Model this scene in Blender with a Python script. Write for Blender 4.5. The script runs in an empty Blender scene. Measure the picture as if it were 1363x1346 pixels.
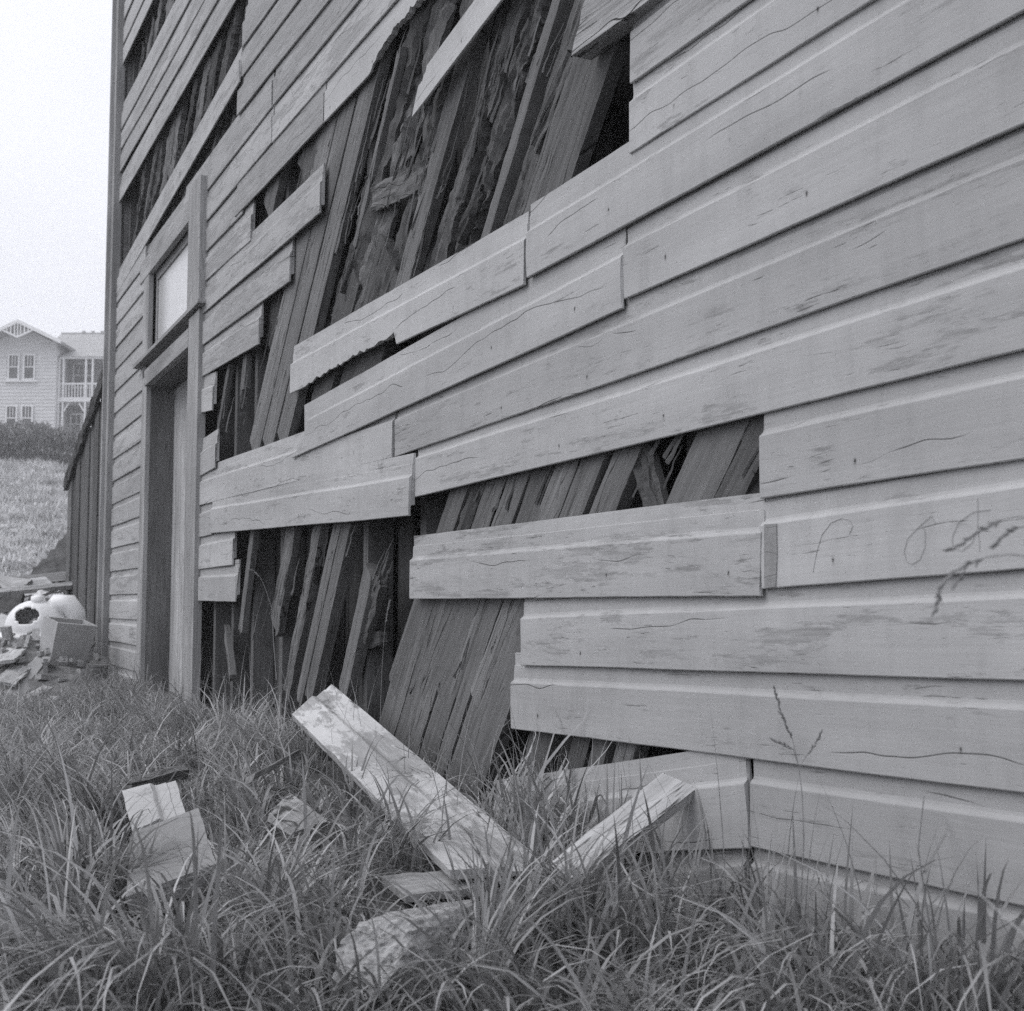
import bpy, math, random
import numpy as np
from mathutils import Vector, Matrix, noise

random.seed(7)
rng = np.random.default_rng(11)
R = math.radians
scene = bpy.context.scene
col = scene.collection

# ------------------------------------------------------------------ camera
# Wall plane is x = 0 and runs along +Y away from the camera; the street side is -X.
F, HZ, XV = 1900.0, 840.0, -165.0
PITCH = math.atan((HZ - 673) / F)
YAW = math.atan((681.5 - XV) / F * math.cos(PITCH))
CAM = Vector((-1.6, 0.0, 0.62))
FW = Vector((math.sin(YAW) * math.cos(PITCH), math.cos(YAW) * math.cos(PITCH), math.sin(PITCH)))
RT = Vector((math.cos(YAW), -math.sin(YAW), 0))
UP = RT.cross(FW)
cam_d = bpy.data.cameras.new('camera')
cam_d.lens = F / 1363 * 36
cam_d.sensor_width = 36
cam_d.clip_start = 0.05
cam_d.clip_end = 600
cam_d.dof.use_dof = True
cam_d.dof.focus_distance = 4.2
cam_d.dof.aperture_fstop = 10
cam = bpy.data.objects.new('camera', cam_d)
col.objects.link(cam)
cam.matrix_world = Matrix(((RT.x, UP.x, -FW.x, CAM.x), (RT.y, UP.y, -FW.y, CAM.y), (RT.z, UP.z, -FW.z, CAM.z), (0, 0, 0, 1)))
scene.camera = cam

# ------------------------------------------------------------------ sky, sun, exposure
SUN_EL, SUN_AZ = R(58), R(-62)          # high, over the street side of the wall
w = bpy.data.worlds.new('World')
scene.world = w
w.use_nodes = True
nt = w.node_tree
nt.nodes.clear()
n_out = nt.nodes.new('ShaderNodeOutputWorld')
n_bg = nt.nodes.new('ShaderNodeBackground')
n_sky = nt.nodes.new('ShaderNodeTexSky')
n_sky.sky_type = 'NISHITA'
n_sky.sun_disc = False
n_sky.sun_elevation = SUN_EL
n_sky.sun_rotation = SUN_AZ
n_sky.dust_density = 4
n_bw = nt.nodes.new('ShaderNodeRGBToBW')     # black and white film
n_tc = nt.nodes.new('ShaderNodeTexCoord')
n_no = nt.nodes.new('ShaderNodeTexNoise')
n_no.inputs['Scale'].default_value = 2.2
n_no.inputs['Detail'].default_value = 5
n_mr = nt.nodes.new('ShaderNodeMapRange')    # cloud cover, even over the whole sky
n_mr.inputs['To Min'].default_value = 7.8
n_mr.inputs['To Max'].default_value = 12.4
n_mx = nt.nodes.new('ShaderNodeMix')
n_mx.data_type = 'FLOAT'
n_mx.inputs[0].default_value = 0.85
n_tint = nt.nodes.new('ShaderNodeMix')
n_tint.data_type = 'RGBA'
n_tint.blend_type = 'MULTIPLY'
n_tint.inputs[0].default_value = 1
n_tint.inputs[7].default_value = (0.952, 0.969, 1.05, 1)
nt.links.new(n_tc.outputs['Generated'], n_no.inputs['Vector'])
nt.links.new(n_no.outputs['Fac'], n_mr.inputs['Value'])
nt.links.new(n_sky.outputs[0], n_bw.inputs[0])
nt.links.new(n_bw.outputs[0], n_mx.inputs[2])
nt.links.new(n_mr.outputs[0], n_mx.inputs[3])
nt.links.new(n_mx.outputs[0], n_tint.inputs[6])
nt.links.new(n_tint.outputs[2], n_bg.inputs['Color'])
n_bg.inputs['Strength'].default_value = 0.095
nt.links.new(n_bg.outputs[0], n_out.inputs[0])
sun_d = bpy.data.lights.new('sun', 'SUN')
sun_d.energy = 1.1
sun_d.angle = R(55)
sun_d.color = (1.0, 0.985, 0.98)
sun = bpy.data.objects.new('sun', sun_d)
col.objects.link(sun)
sdir = Vector((-0.62, 0.18, 0.80)).normalized()
sun.rotation_euler = sdir.to_track_quat('Z', 'Y').to_euler()
n_sky.sun_elevation = math.asin(sdir.z)
n_sky.sun_rotation = math.atan2(sdir.x, sdir.y)
vs = scene.view_settings
vs.view_transform = 'Standard'
vs.look = 'None'
vs.exposure = 0.4
vs.gamma = 1
scene.render.engine = 'CYCLES'
scene.cycles.max_bounces = 4
scene.cycles.diffuse_bounces = 3
scene.cycles.use_adaptive_sampling = True
scene.cycles.adaptive_threshold = 0.02
scene.cycles.adaptive_min_samples = 24
scene.cycles.transparent_max_bounces = 8
scene.cycles.volume_bounces = 0
scene.cycles.use_denoising = False
try:
    scene.cycles.denoiser = 'OPENIMAGEDENOISE'
except Exception:
    pass


# ------------------------------------------------------------------ helpers
def ray(x, y):
    return FW + RT * ((x - 681.5) / F) - UP * ((y - 673) / F)


def P(x, y, X=-0.022):
    """point of the plane x = X that the photograph shows at (x, y)"""
    d = ray(x, y)
    return CAM + d * ((X - CAM.x) / d.x)


def at(x, y, depth):
    return CAM + ray(x, y) * depth


def proj(p):
    v = Vector(p) - CAM
    z = v.dot(FW)
    return 681.5 + F * v.dot(RT) / z, 673 - F * v.dot(UP) / z


def lerp_table(tab, t):
    if t <= tab[0][0]:
        return tab[0][1]
    for (a, va), (b, vb) in zip(tab, tab[1:]):
        if t <= b:
            return va + (vb - va) * (t - a) / max(b - a, 1e-9)
    return tab[-1][1]


def smooth01(a, b, v):
    t = min(1, max(0, (v - a) / (b - a)))
    return t * t * (3 - 2 * t)


def fbm(x, y=0.0, z=0.0, o=4):
    return noise.fractal(Vector((x, y, z)), 1.0, 2.0, o)


def link(name, me, mats, parent=None, mw=None):
    o = bpy.data.objects.new(name, me)
    for m in (mats if isinstance(mats, (list, tuple)) else [mats]):
        if len(me.materials) < (len(mats) if isinstance(mats, (list, tuple)) else 1):
            me.materials.append(m)
    col.objects.link(o)
    if parent is not None:
        o.parent = parent
    if mw is not None:
        o.matrix_local = mw
    return o


def mesh(name, v, f):
    me = bpy.data.meshes.new(name)
    me.from_pydata([tuple(p) for p in v], [], f)
    me.update()
    return me


def tag(o, label=None, cat=None, group=None, kind=None):
    if label:
        o['label'] = label
    if cat:
        o['category'] = cat
    if group:
        o['group'] = group
    if kind:
        o['kind'] = kind
    return o


def empty(name, loc=(0, 0, 0), rz=0):
    o = bpy.data.objects.new(name, None)
    o.empty_display_size = 0.2
    col.objects.link(o)
    o.location = loc
    o.rotation_euler = (0, 0, rz)
    return o


class MB:
    """collects boxes, prisms and tubes for one mesh"""

    def __init__(self):
        self.v, self.f = [], []

    def box(self, a, b):
        (x0, y0, z0), (x1, y1, z1) = a, b
        n = len(self.v)
        self.v += [(x0, y0, z0), (x1, y0, z0), (x1, y1, z0), (x0, y1, z0), (x0, y0, z1), (x1, y0, z1), (x1, y1, z1), (x0, y1, z1)]
        self.f += [tuple(n + i for i in q) for q in ((0, 3, 2, 1), (4, 5, 6, 7), (0, 1, 5, 4), (1, 2, 6, 5), (2, 3, 7, 6), (3, 0, 4, 7))]
        return self

    def prism(self, poly, y0, y1):
        """polygon in x-z extruded along y"""
        n, k = len(self.v), len(poly)
        self.v += [(x, y0, z) for x, z in poly] + [(x, y1, z) for x, z in poly]
        self.f += [tuple(n + i for i in range(k)), tuple(n + k + i for i in reversed(range(k)))]
        for i in range(k):
            j = (i + 1) % k
            self.f.append((n + i, n + k + i, n + k + j, n + j))
        return self

    def bar(self, p, q, wd, th, upv=(0, 0, 1)):
        p, q = Vector(p), Vector(q)
        d = (q - p).normalized()
        s = d.cross(Vector(upv))
        if s.length < 1e-4:
            s = d.cross(Vector((1, 0, 0)))
        s.normalize()
        t = s.cross(d)
        n = len(self.v)
        for c in (p, q):
            for a, b in ((-1, -1), (1, -1), (1, 1), (-1, 1)):
                self.v.append(tuple(c + s * (a * wd / 2) + t * (b * th / 2)))
        self.f += [tuple(n + i for i in z) for z in ((0, 3, 2, 1), (4, 5, 6, 7), (0, 1, 5, 4), (1, 2, 6, 5), (2, 3, 7, 6), (3, 0, 4, 7))]
        return self

    def tube(self, pts, rad, k=6):
        n0 = len(self.v)
        pts = [Vector(p) for p in pts]
        for i, p in enumerate(pts):
            d = (pts[min(i + 1, len(pts) - 1)] - pts[max(i - 1, 0)]).normalized()
            s = d.cross(Vector((0.3, 0.9, 0.2))).normalized()
            t = d.cross(s)
            r = rad[i] if isinstance(rad, (list, tuple)) else rad
            for j in range(k):
                a = 2 * math.pi * j / k
                self.v.append(tuple(p + s * (r * math.cos(a)) + t * (r * math.sin(a))))
        for i in range(len(pts) - 1):
            for j in range(k):
                a, b = n0 + i * k + j, n0 + i * k + (j + 1) % k
                self.f.append((a, b, b + k, a + k))
        self.f.append(tuple(n0 + j for j in reversed(range(k))))
        self.f.append(tuple(n0 + (len(pts) - 1) * k + j for j in range(k)))
        return self

    def build(self, name, mat, parent=None, mw=None):
        return link(name, mesh(name, self.v, self.f), mat, parent, mw)


# ------------------------------------------------------------------ materials (grey: black and white film)
class NT:
    def __init__(self, name, rough=0.8, spec=0.25):
        self.m = bpy.data.materials.new(name)
        self.m.use_nodes = True
        self.t = self.m.node_tree
        self.b = self.t.nodes['Principled BSDF']
        self.b.inputs['Roughness'].default_value = rough
        self.b.inputs['Specular IOR Level'].default_value = spec

    def n(self, typ, **kw):
        nd = self.t.nodes.new(typ)
        for k, v in kw.items():
            setattr(nd, k, v)
        return nd

    def put(self, sock, v):
        if isinstance(v, bpy.types.NodeSocket):
            self.t.links.new(v, sock)
        else:
            sock.default_value = v

    def math(self, op, a, b=0.0, c=0.0, clamp=False):
        nd = self.n('ShaderNodeMath', operation=op)
        nd.use_clamp = clamp
        for i, v in enumerate((a, b, c)):
            self.put(nd.inputs[i], v)
        return nd.outputs[0]

    def coords(self, rand=True):
        tc = self.n('ShaderNodeTexCoord').outputs['Object']
        if not rand:
            return tc
        oi = self.n('ShaderNodeObjectInfo').outputs['Random']
        sc = self.n('ShaderNodeVectorMath', operation='SCALE')
        sc.inputs[0].default_value = (37.0, 11.0, 53.0)
        self.t.links.new(oi, sc.inputs['Scale'])
        ad = self.n('ShaderNodeVectorMath', operation='ADD')
        self.t.links.new(tc, ad.inputs[0])
        self.t.links.new(sc.outputs[0], ad.inputs[1])
        return ad.outputs[0]

    def noise(self, vec, scale=(1, 1, 1), s=1.0, detail=4, rough=0.55, dist=0.0):
        mp = self.n('ShaderNodeMapping')
        mp.inputs['Scale'].default_value = scale
        self.t.links.new(vec, mp.inputs['Vector'])
        nd = self.n('ShaderNodeTexNoise')
        nd.inputs['Scale'].default_value = s
        nd.inputs['Detail'].default_value = detail
        nd.inputs['Roughness'].default_value = rough
        nd.inputs['Distortion'].default_value = dist
        self.t.links.new(mp.outputs[0], nd.inputs['Vector'])
        return nd.outputs['Fac']

    def ramp(self, v, a, b, lo=0.0, hi=1.0, smooth=True):
        nd = self.n('ShaderNodeMapRange')
        nd.interpolation_type = 'SMOOTHSTEP' if smooth else 'LINEAR'
        self.put(nd.inputs['Value'], v)
        self.put(nd.inputs['From Min'], a)
        self.put(nd.inputs['From Max'], b)
        self.put(nd.inputs['To Min'], lo)
        self.put(nd.inputs['To Max'], hi)
        return nd.outputs[0]

    def mix(self, f, a, b):
        nd = self.n('ShaderNodeMix')
        nd.data_type = 'FLOAT'
        self.put(nd.inputs[0], f)
        self.put(nd.inputs[2], a)
        self.put(nd.inputs[3], b)
        return nd.outputs[0]

    def attr(self, name, typ='OBJECT'):
        nd = self.n('ShaderNodeAttribute')
        nd.attribute_type = typ
        nd.attribute_name = name
        return nd.outputs['Fac']

    def color(self, v):
        c = self.n('ShaderNodeCombineColor')
        for i in range(3):
            self.t.links.new(v, c.inputs[i])
        self.t.links.new(c.outputs[0], self.b.inputs['Base Color'])

    def bump(self, h, strength=0.4, dist=0.004):
        nd = self.n('ShaderNodeBump')
        nd.inputs['Strength'].default_value = strength
        nd.inputs['Distance'].default_value = dist
        self.t.links.new(h, nd.inputs['Height'])
        self.t.links.new(nd.outputs[0], self.b.inputs['Normal'])


def grain_splits(g, v, freq, wob, amp, width, mask, ma, mb):
    """long wavering splits that run with the grain"""
    sp = g.n('ShaderNodeSeparateXYZ')
    g.t.links.new(v, sp.inputs[0])
    f = g.math('ADD', g.math('MULTIPLY', sp.outputs[2], freq), g.math('MULTIPLY', g.noise(v, wob, 1.0, 3, 0.6), amp))
    band = g.math('ABSOLUTE', g.math('SUBTRACT', g.math('FRACT', f), 0.5))
    line = g.ramp(band, 0.0, width, 1.0, 0.0)
    return g.math('MULTIPLY', line, g.ramp(mask, ma, mb))


def mat_paint(name='weathered_paint'):
    g = NT(name, 0.72, 0.3)
    v = g.coords()
    tone, wear = g.attr('tone'), g.math('ADD', g.attr('wear'), 0.08)
    blotch = g.noise(v, (0.9, 3, 5), 1.0, 4, 0.6)
    fine = g.noise(v, (5, 60, 130), 1.0, 3, 0.65)
    drip = g.noise(v, (15, 2, 3.0), 1.0, 2, 0.7)
    base = g.ramp(blotch, 0.28, 0.72, 0.34, 0.475, False)
    base = g.math('MULTIPLY', base, g.ramp(drip, 0.42, 0.78, 1.0, 0.9))
    base = g.math('MULTIPLY', base, g.ramp(fine, 0.3, 0.7, 0.965, 1.035, False))
    base = g.math('MULTIPLY', base, tone)
    # bare wood where paint has gone
    wn = g.noise(v, (1.9, 6, 15), 1.0, 5, 0.78)
    thr = g.math('SUBTRACT', 0.78, g.math('MULTIPLY', wear, 0.43))
    bare = g.ramp(wn, thr, g.math('ADD', thr, 0.07))
    wood = g.ramp(fine, 0.3, 0.7, 0.19, 0.35, False)
    c = g.mix(g.math('MULTIPLY', bare, 0.85), base, wood)
    # smears of mould
    mold_n = g.noise(v, (3.4, 9, 22), 1.0, 4, 0.8)
    mold = g.ramp(mold_n, 0.6, 0.74)
    c = g.math('MULTIPLY', c, g.math('SUBTRACT', 1.0, g.math('MULTIPLY', mold, g.math('MULTIPLY', wear, 0.8))))
    cm = g.noise(v, (1.5, 1, 8), 1.0, 2)
    crack = grain_splits(g, v, 9.0, (1.3, 0.2, 1.5), 1.6, 0.02, cm, 0.50, 0.56)
    crack2 = grain_splits(g, v, 66.0, (1.6, 0.2, 2.0), 5.5, 0.10, mold_n, 0.585, 0.66)
    crk = g.math('MAXIMUM', crack, g.math('MULTIPLY', crack2, g.math('MINIMUM', g.math('ADD', wear, 0.25), 1.0)))
    c = g.math('MULTIPLY', c, g.math('SUBTRACT', 1.0, g.math('MULTIPLY', crk, 0.72)))
    # nail heads in rows over the studs, each with a short rust run
    sx = g.n('ShaderNodeSeparateXYZ')
    g.t.links.new(v, sx.inputs[0])
    so = g.n('ShaderNodeSeparateXYZ')
    g.t.links.new(g.n('ShaderNodeTexCoord').outputs['Object'], so.inputs[0])
    ph = g.math('DIVIDE', sx.outputs[0], 0.53)
    dx = g.math('MULTIPLY', g.math('ABSOLUTE', g.math('SUBTRACT', g.math('FRACT', ph), 0.5)), 0.53)
    wob = g.math('MULTIPLY', g.math('SINE', g.math('MULTIPLY', g.math('FLOOR', ph), 12.9)), 0.014)
    dz = g.math('SUBTRACT', g.math('ADD', so.outputs[2], wob), 0.048)
    dzs = g.math('MULTIPLY', g.math('MAXIMUM', g.math('MULTIPLY', dz, -0.5), dz), 1.0)
    dist = g.math('SQRT', g.math('ADD', g.math('MULTIPLY', dx, dx), g.math('MULTIPLY', dzs, dzs)))
    dist = g.math('ADD', dist, g.math('MULTIPLY', g.math('SUBTRACT', fine, 0.5), 0.006))
    dot = g.math('ADD', g.math('MULTIPLY', g.ramp(dist, 0.0018, 0.0042, 1.0, 0.0), 0.6), g.math('MULTIPLY', g.ramp(dist, 0.002, 0.009, 1.0, 0.0), 0.22))
    dot = g.math('MULTIPLY', dot, g.ramp(g.math('SINE', g.math('MULTIPLY', g.math('FLOOR', ph), 7.7)), -0.3, 0.5))
    c = g.math('MULTIPLY', c, g.math('SUBTRACT', 1.0, dot))
    g.color(c)
    h = g.math('MULTIPLY', fine, 0.45)
    h = g.math('SUBTRACT', h, g.math('MULTIPLY', crk, 1.3))
    g.bump(h, 0.4, 0.0024)
    return g.m


def mat_wood(name, lo, hi, bump=0.5, dist=0.005, pits=0.6, rough=0.9):
    g = NT(name, rough, 0.15)
    v = g.coords()
    tone = g.attr('tone')
    gr = g.noise(v, (2.4, 45, 60), 1.0, 4, 0.75)
    big = g.noise(v, (1.6, 7, 8), 1.0, 3)
    c = g.ramp(gr, 0.25, 0.75, lo, hi, False)
    c = g.math('MULTIPLY', c, g.ramp(big, 0.3, 0.7, 0.72, 1.28, False))
    pit = g.ramp(g.noise(v, (4, 40, 52), 1.0, 3, 0.6), 0.58, 0.68)
    pit = g.math('MULTIPLY', pit, g.ramp(big, 0.45, 0.6))
    crk = grain_splits(g, v, 21.0, (1.4, 2, 6), 4.0, 0.05, big, 0.47, 0.56)
    c = g.math('MULTIPLY', c, g.math('SUBTRACT', 1.0, g.math('MULTIPLY', g.math('MAXIMUM', pit, crk), pits)))
    c = g.math('MULTIPLY', c, tone)
    g.color(c)
    h = g.math('SUBTRACT', gr, g.math('MULTIPLY', g.math('MAXIMUM', pit, crk), 1.2))
    g.bump(h, bump, dist)
    return g.m


def mat_plain(name, lo, hi, scale=(3, 3, 3), rough=0.85, bump=0.2, dist=0.004, detail=6, spec=0.25, rand=True):
    g = NT(name, rough, spec)
    v = g.coords(rand)
    n = g.noise(v, scale, 1.0, detail, 0.6)
    g.color(g.ramp(n, 0.3, 0.7, lo, hi, False))
    if bump:
        g.bump(n, bump, dist)
    return g.m


def mat_blades(name, lo, hi):
    g = NT(name, 0.42, 0.5)
    tone = g.attr('tone', 'GEOMETRY')
    v = g.n('ShaderNodeTexCoord').outputs['Object']
    n = g.noise(v, (9, 9, 9), 1.0, 3)
    c = g.math('MULTIPLY', g.ramp(tone, 0, 1, lo, hi, False), g.ramp(n, 0.3, 0.7, 0.85, 1.15, False))
    g.color(c)
    tr = g.n('ShaderNodeBsdfTranslucent')
    cc = g.n('ShaderNodeCombineColor')
    for i in range(3):
        g.t.links.new(c, cc.inputs[i])
    g.t.links.new(cc.outputs[0], tr.inputs[0])
    mx = g.n('ShaderNodeMixShader')
    mx.inputs[0].default_value = 0.28
    g.t.links.new(g.b.outputs[0], mx.inputs[1])
    g.t.links.new(tr.outputs[0], mx.inputs[2])
    g.t.links.new(mx.outputs[0], g.t.nodes['Material Output'].inputs['Surface'])
    return g.m


M_PAINT = mat_paint()
M_SHEATH = mat_wood('sheathing_wood', 0.085, 0.17, pits=0.75)
M_STUD = mat_wood('stud_wood', 0.08, 0.15, 0.5, 0.003, 0.35)
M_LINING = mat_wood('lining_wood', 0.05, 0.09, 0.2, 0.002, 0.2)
M_DOOR = mat_wood('door_wood', 0.32, 0.5, 0.35, 0.002, 0.3)
M_TRIM = mat_wood('trim_wood', 0.25, 0.36, 0.35, 0.002, 0.25)
M_BARE = mat_wood('bare_wood', 0.24, 0.56, 0.9, 0.004, 0.8)
M_FENCE = mat_wood('fence_wood', 0.10, 0.19, 0.7, 0.005, 0.5)
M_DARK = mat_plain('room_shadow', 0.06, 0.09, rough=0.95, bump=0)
M_SOIL = mat_plain('soil', 0.1, 0.24, (14, 14, 14), 0.95, 0.8, 0.03, rand=False)
M_CONC = mat_plain('concrete', 0.2, 0.46, (70, 70, 70), 0.9, 0.8, 0.006)
M_CERAMIC = mat_plain('white_ceramic', 0.74, 0.82, (4, 4, 4), 0.25, 0.0, spec=0.5)
M_CISTERN = mat_plain('stained_ceramic', 0.33, 0.45, (6, 6, 6), 0.45, 0.05, spec=0.4)
M_IRON = mat_plain('rusty_sheet', 0.035, 0.1, (5, 5, 9), 0.8, 0.4, 0.01)
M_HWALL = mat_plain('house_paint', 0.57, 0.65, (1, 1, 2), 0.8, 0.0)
M_HTRIM = mat_plain('house_trim', 0.7, 0.76, (1, 1, 1), 0.7, 0.0)
M_HROOF = mat_plain('house_roof', 0.3, 0.4, (2, 2, 8), 0.8, 0.2, 0.02)
M_HGLASS = mat_plain('house_glass', 0.04, 0.09, (0.4, 0.4, 0.4), 0.15, 0.0, spec=0.5)
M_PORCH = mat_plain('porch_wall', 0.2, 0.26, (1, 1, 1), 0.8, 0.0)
M_GLASS = mat_plain('pale_glass', 0.5, 0.62, (0.6, 2, 2), 0.22, 0.0, spec=0.6)  # pane over the door: pale base colour, fairly glossy
M_GRASS = mat_blades('grass_blades', 0.10, 0.46)
M_DRY = mat_blades('dry_grass_blades', 0.14, 0.52)
M_TURF = mat_blades('bleached_turf', 0.3, 0.72)
M_LEAF = mat_blades('shrub_leaves', 0.08, 0.32)
M_STEM = mat_plain('stem_bark', 0.08, 0.16, (8, 8, 8), 0.9, 0.2)
M_SEED = mat_plain('seed_head', 0.17, 0.27, (60, 60, 60), 0.9, 0.0)
M_SCRATCH = mat_plain('scratch', 0.33, 0.38, (60, 60, 60), 0.9, 0.0)


# ------------------------------------------------------------------ ground
PROFILE = [(-30, 0.0), (2.0, 0.0), (6, 0.07), (10, 0.17), (13, 0.3), (17, 0.75), (21, 1.36), (63, 7.4), (86, 10.9), (120, 15.2), (170, 18)]


def ground_z(x, y):
    z = lerp_table(PROFILE, y)
    if y < 14:
        z += 0.05 * fbm(x * 0.8, y * 0.8, 3) + 0.02 * fbm(x * 3, y * 3, 1)
        z += 0.05 * smooth01(0.9, 0.1, -x) * smooth01(2, 3.5, y)
    else:
        k = smooth01(14, 22, y)
        z += (0.05 + 0.22 * k) * fbm(x * 0.35, y * 0.35, 7) + 0.07 * k * fbm(x * 1.7, y * 1.7, 2)
    return z


def make_ground():
    ys = list(np.arange(-8, 14, 0.14)) + list(np.arange(14, 40, 0.45)) + list(np.arange(40, 90, 1.2)) + [100, 115, 130, 150]
    xs = [-110, -80, -60, -45, -35] + list(np.arange(-28, -8, 0.8)) + list(np.arange(-8, 1.2, 0.16)) + [2, 4, 7, 12, 20, 40, 70, 100]
    v = [(x, y, ground_z(x, y)) for y in ys for x in xs]
    k = len(xs)
    f = [(j * k + i, j * k + i + 1, (j + 1) * k + i + 1, (j + 1) * k + i) for j in range(len(ys) - 1) for i in range(k - 1)]
    g = NT('ground_soil', 0.95, 0.1)
    vv = g.coords(False)
    n1 = g.noise(vv, (9, 9, 9), 1.0, 7, 0.7)
    n2 = g.noise(vv, (0.5, 0.5, 0.5), 1.0, 5)
    n3 = g.noise(vv, (2.2, 2.2, 2.2), 1.0, 8, 0.72)
    near = g.ramp(n1, 0.3, 0.7, 0.05, 0.14, False)
    far = g.math('MULTIPLY', g.ramp(n3, 0.34, 0.66, 0.12, 0.5, False), g.ramp(n2, 0.35, 0.65, 0.75, 1.1, False))
    sp = g.n('ShaderNodeSeparateXYZ')
    g.t.links.new(vv, sp.inputs[0])
    g.color(g.mix(g.ramp(sp.outputs[1], 14.5, 18.5), near, far))     # dry pale turf starts on the bank
    g.bump(n3, 0.8, 0.08)
    me = mesh('ground', v, f)
    me.polygons.foreach_set('use_smooth', [True] * len(me.polygons))
    o = link('ground', me, g.m)
    tag(o, 'uneven ground of soil rising to a pale dry bank', kind='structure')


make_ground()

# ------------------------------------------------------------------ the derelict building
building = empty('derelict_building', (0, 0, 0))
tag(building, 'derelict timber building with broken weatherboards baring diagonal sheathing planks', 'building')
WALL_END = 11.0

PROF = [(0.0015, 0.0), (0.0, 0.002), (0.0, 0.060), (0.0, 0.1225), (0.0008, 0.1245), (0.0045, 0.128), (0.0085, 0.1315), (0.0105, 0.137), (0.011, 0.168),
        (0.0110, 0.1695), (0.0138, 0.171), (0.0142, 0.204), (0.022, 0.205), (0.022, 0.036), (0.0078, 0.033), (0.0078, 0.0)]


def board_mesh(L, cut=None, lend=None, rend=None, rag=0.003, warp=0.003, scale=1.0, seed=0.0, twist=0.0, bow=0.0):
    n = max(3, int(L / (0.014 if cut else 0.055)))
    n = min(n, 90 if cut else 46)
    k = len(PROF)
    v, f = [], []
    for i in range(n + 1):
        t = i / n
        x0 = t * L
        zc = lerp_table(cut, x0) if cut else 0.0
        if cut and zc > 0.001:
            zc += 0.011 * fbm(x0 * 30, seed, 5) + 0.006 * fbm(x0 * 90, seed, 6, 2)
        wz = warp * fbm(x0 * 0.9, seed, 1.0, 2)
        wy = warp * 0.8 * fbm(x0 * 0.8, seed, 9.0, 2) - bow * math.sin(math.pi * t)
        for (y, z) in PROF:
            z = z * scale
            x = x0
            el = er = 0.0
            jag = fbm(z * 55, seed, 2.0, 3) * rag
            if lend:
                el = lerp_table(lend, z)
            if rend:
                er = lerp_table(rend, z)
            el += jag
            er += fbm(z * 55, seed, 8.0, 3) * rag
            # ease the end shape into the board over its first part
            x = el + (L - er - el) * t if (abs(el) + abs(er)) > 0.02 else x0 + el * (1 - t) ** 6 - er * t ** 6
            zz = max(z, zc) + wz + 0.0006 * fbm(x0 * 14, z * 40, seed)
            yy = y + wy + twist * (z - 0.1) * (t - 0.5) + 0.0005 * fbm(x0 * 18, z * 30, seed + 4)
            v.append((x, yy, zz))
    for i in range(n):
        for j in range(k):
            a, b = i * k + j, i * k + (j + 1) % k
            f.append((a, a + k, b + k, b))
    f.append(tuple(range(k)))
    f.append(tuple(n * k + j for j in reversed(range(k))))
    return mesh('weatherboard', v, f)


seed_count = [0]


def frame_from(pl, pr):
    ex = (pr - pl).normalized()
    ey = Vector((1, 0, 0))
    ey = (ey - ex * ey.dot(ex)).normalized()
    ez = ex.cross(ey)
    m = Matrix((ex, ey, ez)).transposed().to_4x4()
    m.translation = pl
    return m


def wb(l, r, tone=1.0, wear=0.45, out=(0.0, 0.0), cut=None, label=None, **kw):
    """weatherboard whose lower edge runs from l to r (photo points on the wall face, or 3-D points)"""
    pl = P(*l, X=-0.022 - out[0]) if len(l) == 2 else Vector(l)
    pr = P(*r, X=-0.022 - out[1]) if len(r) == 2 else Vector(r)
    L = (pr - pl).length
    seed_count[0] += 1
    s = seed_count[0] * 3.17
    if cut:
        cut = [((P(c, l[1] + (r[1] - l[1]) * (c - l[0]) / (r[0] - l[0])) - pl).length, z) for c, z in cut]
    me = board_mesh(L, cut=cut, seed=s, **kw)
    o = link('weatherboard', me, M_PAINT, building, frame_from(pl, pr))
    o['tone'] = tone * random.uniform(0.9, 1.05)
    o['wear'] = wear
    if label:
        o['label'] = label
    return o


RAG = dict(rag=0.012)
# --- near right part, lowest course first
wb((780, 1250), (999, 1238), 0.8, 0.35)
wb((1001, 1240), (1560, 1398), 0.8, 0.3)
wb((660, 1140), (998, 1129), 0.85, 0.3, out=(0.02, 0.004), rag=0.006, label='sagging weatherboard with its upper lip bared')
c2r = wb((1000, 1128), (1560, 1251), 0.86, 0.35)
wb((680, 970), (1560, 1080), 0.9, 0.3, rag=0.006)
wb((693, 886), (1560, 911), 1.0, 0.45, rag=0.006)
wb((545, 797), (1012, 793), 1.02, 0.55, out=(0.006, 0.004), rag=0.006, label='slipped weatherboard with its rebated upper lip bared')
c5r = wb((1015, 784), (1560, 742), 1.04, 0.3)
wb((1012, 664), (1560, 582), 1.02, 0.4, rag=0.005)
wb((552, 662), (1560, 416), 1.0, 0.45, rag=0.004)
wb((525, 608), (1560, 250), 0.98, 0.5, rag=0.004)
wb((388, 610), (827, 411), 1.02, 0.35, out=(0.012, 0.004), lend=[(0, 0.0), (0.06, 0.20), (0.09, 0.26), (0.12, 0.24), (0.2, 0.14)], rag=0.02, label='weatherboard broken to a point at its left end')
wb((830, 398), (1500, 106), 1.0, 0.3, rag=0.006)
wb((386, 524), (697, 380), 1.0, 0.4, out=(0.004, 0.006), cut=[(386, 0), (408, 0), (425, 0.016), (470, 0.03), (526, 0.038), (529, 0)], rag=0.004)
wb((701, 370), (1420, -18), 1.02, 0.35, out=(0.008, 0), rag=0.008)
wb((838, 205), (1210, -31), 1.0, 0.5, rag=0.006)
wb((838, 112), (1040, -31), 0.9, 0.55, rag=0.008)
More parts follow.
